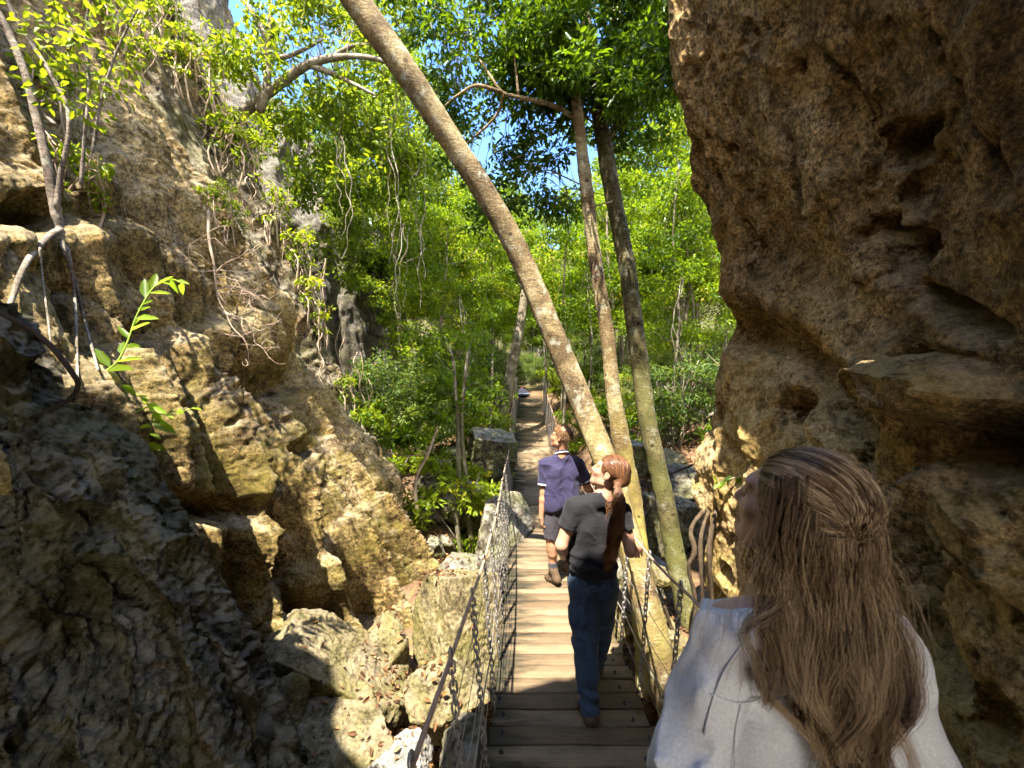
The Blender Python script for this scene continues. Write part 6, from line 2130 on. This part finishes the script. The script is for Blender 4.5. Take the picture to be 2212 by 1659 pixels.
def build_front_woman():
    J = dict(neck=P(1742, 1295, .88), shL=P(1575, 1368, .86), shR=P(1898, 1385, .93), chest=P(1738, 1500, .93), waist=P(1738, 1730, .95), pelvis=np.array([.63, .96, 1.10]),
             hipL=np.array([.545, .95, 1.04]), hipR=np.array([.715, .99, 1.03]), kneeL=np.array([.55, .98, .66]), kneeR=np.array([.71, 1.12, .64]), ankleL=np.array([.55, .90, .29]), ankleR=np.array([.70, 1.14, .27]),
             elbL=P(1490, 1640, .86), elbR=P(1985, 1650, .95))
    J['wriL'] = J['elbL'] + np.array([.03, .16, -.18])
    J['wriR'] = J['elbR'] + np.array([-.02, .15, -.18])
    J['back'] = unit(np.array([0, -1.0, 0]))
    hc = P(1716, 1096, .845)
    R = rot_basis((-.54, .81, .20), .03)
    root = thing('person', 'woman with loose dark blonde hair and off-white blouse, nearest, seen from behind', 'person', (.62, .98, float(deck_z(.98))))
    head, skull = head_sdf(hc, R, .96, .95)
    L = lambda v: hc + R @ np.asarray(v, float)
    neck = seg(J['neck'] - [0, 0, .03], L((0, -.02, -.07)), .048, .046)
    hL = hand_sdf(J['wriL'], (.1, .6, -.8), (1, 0, 0), (0, 1, .2), .92, (.4, .5, .55, .6), .3)
    hR = hand_sdf(J['wriR'], (-.1, .6, -.8), (-1, 0, 0), (0, 1, .2), .92, (.4, .5, .55, .6), .3)
    ar = (.047, .038, .037, .0245)
    body = union([union(torso_prims(J, .93, True), .045), union(arm_prims(J, 'L', 1, ar) + leg_prims(J, 'L', .95), .02), union(arm_prims(J, 'R', 1, ar) + leg_prims(J, 'R', .95), .02)], .025)
    feet = union([seg(J['ankleL'], J['ankleL'] + [0, .14, -.05], .032, .03), seg(J['ankleR'], J['ankleR'] + [0, .14, -.05], .032, .03)], .02)
    fullh = union([union([union([body, neck], .04), head], .02), hL, hR, feet], .012)

    def mi(c):
        q = (c - hc) @ R
        m = np.zeros(len(c), int)
        m[(np.abs(q[:, 0]) < .023) & (q[:, 1] > .086) & (np.abs(q[:, 2] + .061) < .012)] = 1
        e = np.minimum(np.linalg.norm((q - [-.031, .088, .011]) * [1, 1, 1.4], axis=1), np.linalg.norm((q - [.031, .088, .011]) * [1, 1, 1.4], axis=1))
        m[e < .008] = 2
        return m
    lo, hi = bounds(list(J.values()) + [hc + .12, hc - .1])
    lo[2] = .10
    sdf_obj('body', fullh, lo, hi, .0066, [M['skin_f'], M['lip'], M['eye']], root, mi=mi)
    # loose blouse
    ax = {s: J['elb' + s] - J['sh' + s] for s in 'LR'}
    sv = []
    for s in 'LR':
        sv += [seg(J['sh' + s] - [0, 0, .005], J['elb' + s], .062, .070), cut(seg(J['elb' + s], J['wri' + s], .070, .056), J['wri' + s] - J['elb' + s], J['wri' + s] - (J['wri' + s] - J['elb' + s]) * .1)]
    skirt = union([seg(J['chest'] + [-.07, 0, -.02], J['hipL'] + [-.01, 0, .02], .110, .135), seg(J['chest'] + [.07, 0, -.02], J['hipR'] + [.01, 0, .02], .110, .135)], .06)
    base = union([grow(union([union(torso_prims(J, .93, True), .045), skirt], .04), .012), grow(union(sv, .03), .004)], .03)

    def raw(p):
        d = base(p)
        near = np.abs(d) < .05
        if near.any():
            q = p[near]
            d = d.copy()
            w = gn(q * 4, 51)
            d[near] -= .022 * (ridged(np.stack([q[:, 0] * 7 + w, q[:, 1] * 9, q[:, 2] * 2.4 + .6 * w], 1), 2, 52) - .45) + .005 * gn(q * np.array([16, 16, 9]), 53)
        return d
    inner = union([grow(union(torso_prims(J, .93, True), .045), .007), grow(union(arm_prims(J, 'L', 1, ar) + arm_prims(J, 'R', 1, ar), .01), .009)], .03)
    nk = J['neck'] + np.array([0, -.02, .012])
    hz = J['hipL'][2] - .03
    wl = [(J['wri' + s] - (J['wri' + s] - J['elb' + s]) * .1, unit(J['wri' + s] - J['elb' + s])) for s in 'LR']
    cuff = lambda p: np.maximum(inner(p), np.maximum(np.where(p[:, 0] < .6, (p - wl[0][0]) @ wl[0][1], -9), np.where(p[:, 0] >= .6, (p - wl[1][0]) @ wl[1][1], -9)) * (p[:, 2] < J['elbL'][2] - .02))
    blouse = lambda p: np.maximum(np.maximum(np.minimum(raw(p), cuff(p)), hz - p[:, 2]), (p - nk) @ unit(np.array([-.1, .25, 1.0])))
    bo = sdf_obj('blouse', blouse, lo, hi, .006, M['blouse'], root)
    # sewn seams, laid on the cloth
    bv = np.empty(len(bo.data.vertices) * 3)
    bo.data.vertices.foreach_get('co', bv)
    bv = bv.reshape(-1, 3)
    bx, by = PX(bv)
    for nm, pts in (('shoulder_seam', [(1655, 1335), (1610, 1385), (1565, 1450), (1535, 1530), (1520, 1600)]), ('yoke_seam', [(1535, 1500), (1600, 1520), (1660, 1505), (1740, 1500), (1830, 1510), (1920, 1535)]), ('back_pleat', [(1600, 1525), (1590, 1580), (1588, 1660), (1590, 1740)])):
        q = []
        for a, b in cr(np.array(pts, float), 26):
            dd = np.hypot(bx - a, by - b)
            c = np.where(dd < max(9, dd.min() + 3))[0]
            q.append(P(a, b, float(bv[c, 1].min()) - .0005))
        m = MB()
        add_tube(m, cr(np.array(q)[::3], 40), .0022, 6)
        m.build(nm, M['blouse'], bo)
    # collar band
    nb = seg(J['neck'] - [0, 0, .04], J['neck'] + [0, 0, .03], .070, .060)
    un = unit(np.array([-.1, .25, 1.0]))
    sdf_obj('collar', lambda p: np.maximum(np.maximum(nb(p) - .006, -(nb(p) + .002)), np.abs((p - nk) @ un - .008) - .020), nk - .13, nk + .13, .005, M['blouse'], bo)
    pts = leg_prims(J, 'L', 1.15) + leg_prims(J, 'R', 1.15)
    tp = torso_prims(J, .93, True)
    pr = folds(union([grow(union([tp[4], tp[5], tp[10], tp[11]], .04), .010)] + pts, .02), .010, 8, 57, (1, 1, .5))
    sdf_obj('trousers', lambda p: np.maximum(np.maximum(pr(p), p[:, 2] - J['waist'][2]), J['ankleL'][2] - .05 - p[:, 2]), lo, hi, .014, M['dark_trousers'], root)
    for s in 'LR':
        heel, toe = J['ankle' + s] + [0, -.035, -.045], J['ankle' + s] + [0, .155, -.05]
        bt = boot_sdf(heel, toe, J['ankle' + s], .9)
        l2, h2 = bounds([heel, toe, J['ankle' + s] + [0, 0, .08]], .09)
        zt, zm = J['ankle' + s][2] + .07, heel[2] - .04
        sdf_obj('boot', lambda p: np.maximum(np.maximum(bt(p), zm - p[:, 2]), p[:, 2] - zt), l2, h2, .010, M['boot'], root)
    # hair: a cap, top locks drawn back, long loose waves
    cap0 = ell(L((0, -.026, .028)), (.084, .104, .094), R)

    def cap(p):
        q = (p - hc) @ R
        d = cap0(p)
        lim = -.075 + .95 * np.maximum(q[:, 1] + .005, 0)
        lim = np.where(q[:, 1] > .055, .062, lim)
        ang = np.arctan2(q[:, 0], q[:, 2] + .02)
        d = d - .0022 * np.sin(ang * 40 + 4 * gn(p * 12, 5)) - .005 * gn(p * 18, 6)
        for x in (-1, 1):
            d = np.maximum(d, -ell((x * .084, .000, -.012), (.018, .022, .032))(q))
        return np.maximum(d, lim - q[:, 2])
    V, F = surface_net(cap, hc - .20, hc + .20, .005)
    mb = MB()
    ang = np.arctan2(((V - hc) @ R)[:, 0], ((V - hc) @ R)[:, 2] + .02)
    mb.add(V, F, rnd=np.clip(.35 + .4 * gn(np.stack([ang * 11, V[:, 2] * 8, V[:, 0] * 0], 1), 8), 0, 1))
    g = np.random.default_rng(24)
    # strands over the cap, combed from the hairline back and down to the clip
    n, K = 5200, 12
    D = unit(g.normal(size=(n * 5, 3)))
    D = D[(D[:, 2] > -.45) & (D[:, 1] < .80) & (D[:, 2] > D[:, 1] * .9 - .45)][:n]
    D = D[~((np.abs(D[:, 0]) > .70) & (D[:, 2] < .22) & (D[:, 1] > -.35))]
    t = np.linspace(0, 1, K)
    tgt = unit(np.array([0, -.90, -.10]))
    dd = unit(D[:, None] * (1 - t[None, :, None] ** 1.3) + (tgt[None, None] + D[:, None] * np.array([1.25, 0, .8])) * t[None, :, None] ** 1.3)
    lift = 1.0 + .05 * g.random(len(D))[:, None, None] * np.sin(np.pi * t)[None, :, None]
    q = hc + ((dd * np.array([.086, .107, .096])) * lift + [0, -.026, .028]) @ R.T
    strands(mb, q, (np.linspace(.0006, .0006, K)[None] * (.6 + .7 * g.random((len(D), 1)))), np.clip(.5 + .55 * gn(np.stack([np.arctan2(D[:, 0], D[:, 2]) * 7, D[:, 1] * 2, 0 * D[:, 0]], 1), 9) + .25 * g.normal(size=len(D)), 0, 1))
    ho = mb.build('hair', M['hair_f'], root)
    # falling locks
    ml = MB()
    paths, W, rn = [], [], []
    K = 26
    tt = np.linspace(0, 1, K)
    cen = np.array([J['neck'][0], J['neck'][1], 0])
    for lk in range(120):
        # around the back of the head in camera's view: from the near left cheek round to the right
        u = g.random()
        az = math.radians(226 + 126 * u)             # direction from the head axis, 270 = towards the viewer
        z0 = hc[2] + g.uniform(-.04, .105)
        layer = g.uniform(.0, 1.0)
        r0 = (.085 + .008 * layer) * math.sqrt(max(.08, 1 - ((z0 - hc[2] - .03) / .102) ** 2))
        a0 = np.array([hc[0] + math.cos(az) * r0 + .01, hc[1] + .01 + math.sin(az) * (r0 + .015), z0])
        w_ = .092 + .026 * g.random()
        a1 = np.array([hc[0] + .005 + math.cos(az) * w_, hc[1] + .015 + math.sin(az) * (w_ + .005), hc[2] - .06 + g.normal() * .01])
        spread = .058 + .062 * g.random()
        x2 = J['neck'][0] - .005 + math.cos(az) * spread * .98 + g.normal() * .012
        y2 = J['chest'][1] - .10 - .035 - .03 * layer + .055 * abs(math.cos(az)) ** 2
        ln = g.uniform(.27, .43) if abs(math.cos(az)) < .8 else g.uniform(.20, .34)
        a2 = np.array([x2, y2, hc[2] - .18 + g.normal() * .012])
        a3 = np.array([x2 + g.normal() * .02, y2 - .015 - .012 * layer, hc[2] - .18 - (ln - .10) * .55])
        a4 = np.array([x2 * .62 + .38 * (J['neck'][0] + .02) + g.normal() * .022, y2 - .018, hc[2] - .10 - ln])
        lock = cr(np.array([a0, a1, a2, a3, a4]), K)
        ph, fr, am = g.random() * 6, g.uniform(1.4, 2.9), g.uniform(.007, .019)
        lock = lock + np.stack([np.sin(tt * fr * 6.28 + ph), .6 * np.cos(tt * fr * 6.28 + ph), 0 * tt], 1) * (am * sstep(.25, .6, tt))[:, None]
        tone = g.random() ** 1.3 if g.random() < .7 else .75 + .25 * g.random()
        wid = g.uniform(.009, .018)
        for k in range(95):
            s0 = g.normal(size=3) * wid * np.array([1, .6, .3])
            conv = (1.0 - .55 * tt ** 2)[:, None]
            q = lock + s0 * conv + .003 * np.stack([np.sin(tt * 9 + k), np.cos(tt * 8 + k * 2), 0 * tt], 1)
            e = g.uniform(.82, 1.0)
            tq = tt * e * (K - 1)
            q = np.stack([np.interp(tq, np.arange(K), q[:, j]) for j in range(3)], 1)
            paths.append(q)
            W.append(np.linspace(.00065, .00025, K) * (.7 + .5 * g.random()))
            rn.append(.62 * tone + .38 * g.random())
    # the lock that falls over the near left shoulder
    for lk in range(16):
        az = math.radians(g.uniform(196, 232))
        z0 = hc[2] - g.uniform(.035, .075)
        a0 = np.array([hc[0] + math.cos(az) * .070, hc[1] + math.sin(az) * .075, z0])
        a1 = a0 + np.array([-.012 + .01 * g.normal(), -.012, -.07])
        a2 = np.array([J['shL'][0] + .055 + .035 * g.normal(), J['shL'][1] - .075 + .01 * g.normal(), J['shL'][2] + .055])
        a3 = a2 + np.array([.005 + .02 * g.normal(), -.035, -.09 - .03 * g.random()])
        lock = cr(np.array([a0, a1, a2, a3]), K)
        ph, fr, am = g.random() * 6, g.uniform(1.2, 2.2), g.uniform(.006, .013)
        lock = lock + np.stack([np.sin(tt * fr * 6.28 + ph), .6 * np.cos(tt * fr * 6.28 + ph), 0 * tt], 1) * (am * sstep(.1, .5, tt))[:, None]
        tone = .35 + .6 * g.random()
        for k in range(40):
            s0 = g.normal(size=3) * .008
            paths.append(lock + s0 * (1.0 - .3 * tt[:, None]) + .003 * np.stack([np.sin(tt * 9 + k), np.cos(tt * 8 + k * 2), 0 * tt], 1))
            W.append(np.linspace(.0007, .0003, K) * (.7 + .5 * g.random()))
            rn.append(.6 * tone + .4 * g.random())
    # fly-aways
    for k in range(90):
        az = math.radians(180 + 200 * g.random())
        a0 = np.array([hc[0] + math.cos(az) * .10, hc[1] + math.sin(az) * .10, hc[2] + g.uniform(-.05, .06)])
        a1 = a0 + np.array([math.cos(az) * .03, -.01, -.08])
        a2 = a1 + np.array([math.cos(az) * g.uniform(.0, .09), g.normal() * .02, -.09])
        a3 = a2 + np.array([math.cos(az) * g.uniform(-.02, .05), g.normal() * .02, -.10])
        paths.append(cr(np.array([a0, a1, a2, a3]), K) + .006 * np.stack([np.sin(tt * 8 + k), np.cos(tt * 7 + k), 0 * tt], 1))
        W.append(np.full(K, .00035))
        rn.append(.7)
    strands(ml, np.array(paths), np.array(W), np.array(rn))
    ml.build('loose_locks', M['hair_f'], ho)


def build_people():
    build_man()
    build_woman()
    build_front_woman()
# ------------------------------------------------------------------ light, sky, camera
SUN = unit(np.array([-0.19, -0.46, 1.0]))


def build_world():
    w = bpy.data.worlds.new('World')
    SC.world = w
    w.use_nodes = True
    t = w.node_tree
    bg = t.nodes['Background']
    sky = t.nodes.new('ShaderNodeTexSky')
    sky.sky_type = 'NISHITA'
    sky.sun_disc = False
    sky.sun_elevation = math.asin(SUN[2])
    sky.sun_rotation = math.atan2(SUN[0], SUN[1])
    sky.air_density = 1.1
    sky.dust_density = 0.2
    sky.ozone_density = 3.0
    tc = t.nodes.new('ShaderNodeTexCoord')
    mp = nd(t, 'ShaderNodeMapping', {'Vector': tc.outputs['Generated'], 'Scale': (1, 1, 1.8), 'Location': (0.3, 0.15, 0.0)}).outputs[0]
    n = noise(t, mp, 2.6, 8, 0.55, 0.35)
    z = nd(t, 'ShaderNodeSeparateXYZ', {0: tc.outputs['Generated']}).outputs[2]
    m = mth(t, 'ADD', n, maprange(t, z, 0.10, 0.50, 0.16, -0.14))
    yy = nd(t, 'ShaderNodeSeparateXYZ', {0: tc.outputs['Generated']}).outputs[1]
    m = mth(t, 'ADD', m, maprange(t, yy, -0.7, 0.15, 0.22, 0.0))  # unseen extra cloud behind the camera, added for warm fill
    f = ramp(t, m, [(0.50, 0.0), (0.60, 1.0)])
    yn = nd(t, 'ShaderNodeSeparateXYZ', {0: tc.outputs['Generated']}).outputs[1]
    hs = nd(t, 'ShaderNodeHueSaturation', {'Hue': 0.512, 'Saturation': maprange(t, yn, -0.1, 0.5, 1.0, 1.2), 'Value': maprange(t, yn, -0.1, 0.5, 1.0, 0.7), 'Color': sky.outputs[0]}).outputs[0]
    c = mixc(t, f, hs, (6.6, 6.3, 5.8))
    t.links.new(c, bg.inputs['Color'])
    bg.inputs['Strength'].default_value = 0.15
    L = bpy.data.lights.new('sun', 'SUN')
    L.energy = 3.6
    L.angle = math.radians(0.53)
    L.color = (1.0, 0.93, 0.82)
    o = bpy.data.objects.new('sun', L)
    COL.objects.link(o)
    o.rotation_euler = Vector(SUN.tolist()).to_track_quat('Z', 'Y').to_euler()


def build_camera():
    cd = bpy.data.cameras.new('camera')
    cd.lens = 15.0
    cd.sensor_width = 36.0
    cd.clip_end = 500
    cd.clip_start = 0.02
    cd.dof.use_dof = True
    cd.dof.focus_distance = 4.2
    cd.dof.aperture_fstop = 4.5
    o = bpy.data.objects.new('camera', cd)
    COL.objects.link(o)
    o.location = (0, 0, CAMZ)
    o.rotation_euler = (math.radians(90), 0, 0)
    SC.camera = o


SC.view_settings.view_transform = 'Standard'
SC.view_settings.look = 'None'
SC.view_settings.exposure = 2.97
SC.view_settings.gamma = 1.0
SC.cycles.max_bounces = 6
SC.cycles.diffuse_bounces = 4
SC.cycles.glossy_bounces = 2
SC.cycles.transmission_bounces = 4
SC.cycles.use_adaptive_sampling = True
SC.cycles.adaptive_threshold = 0.018
SC.cycles.adaptive_min_samples = 12
SC.cycles.use_denoising = True
build_world()
build_camera()
build_ground()
build_right_cliff()
SL, NL = build_left_cliff()
SD, _ = build_back_slab()
build_pale_cliff()
build_dark_rock()
build_roof()
build_boulders()
build_bridge()
build_backpack()
build_hero_trees()
build_forest()
build_left_plants(SL, SD)
build_right_roots()
build_litter()
build_people()
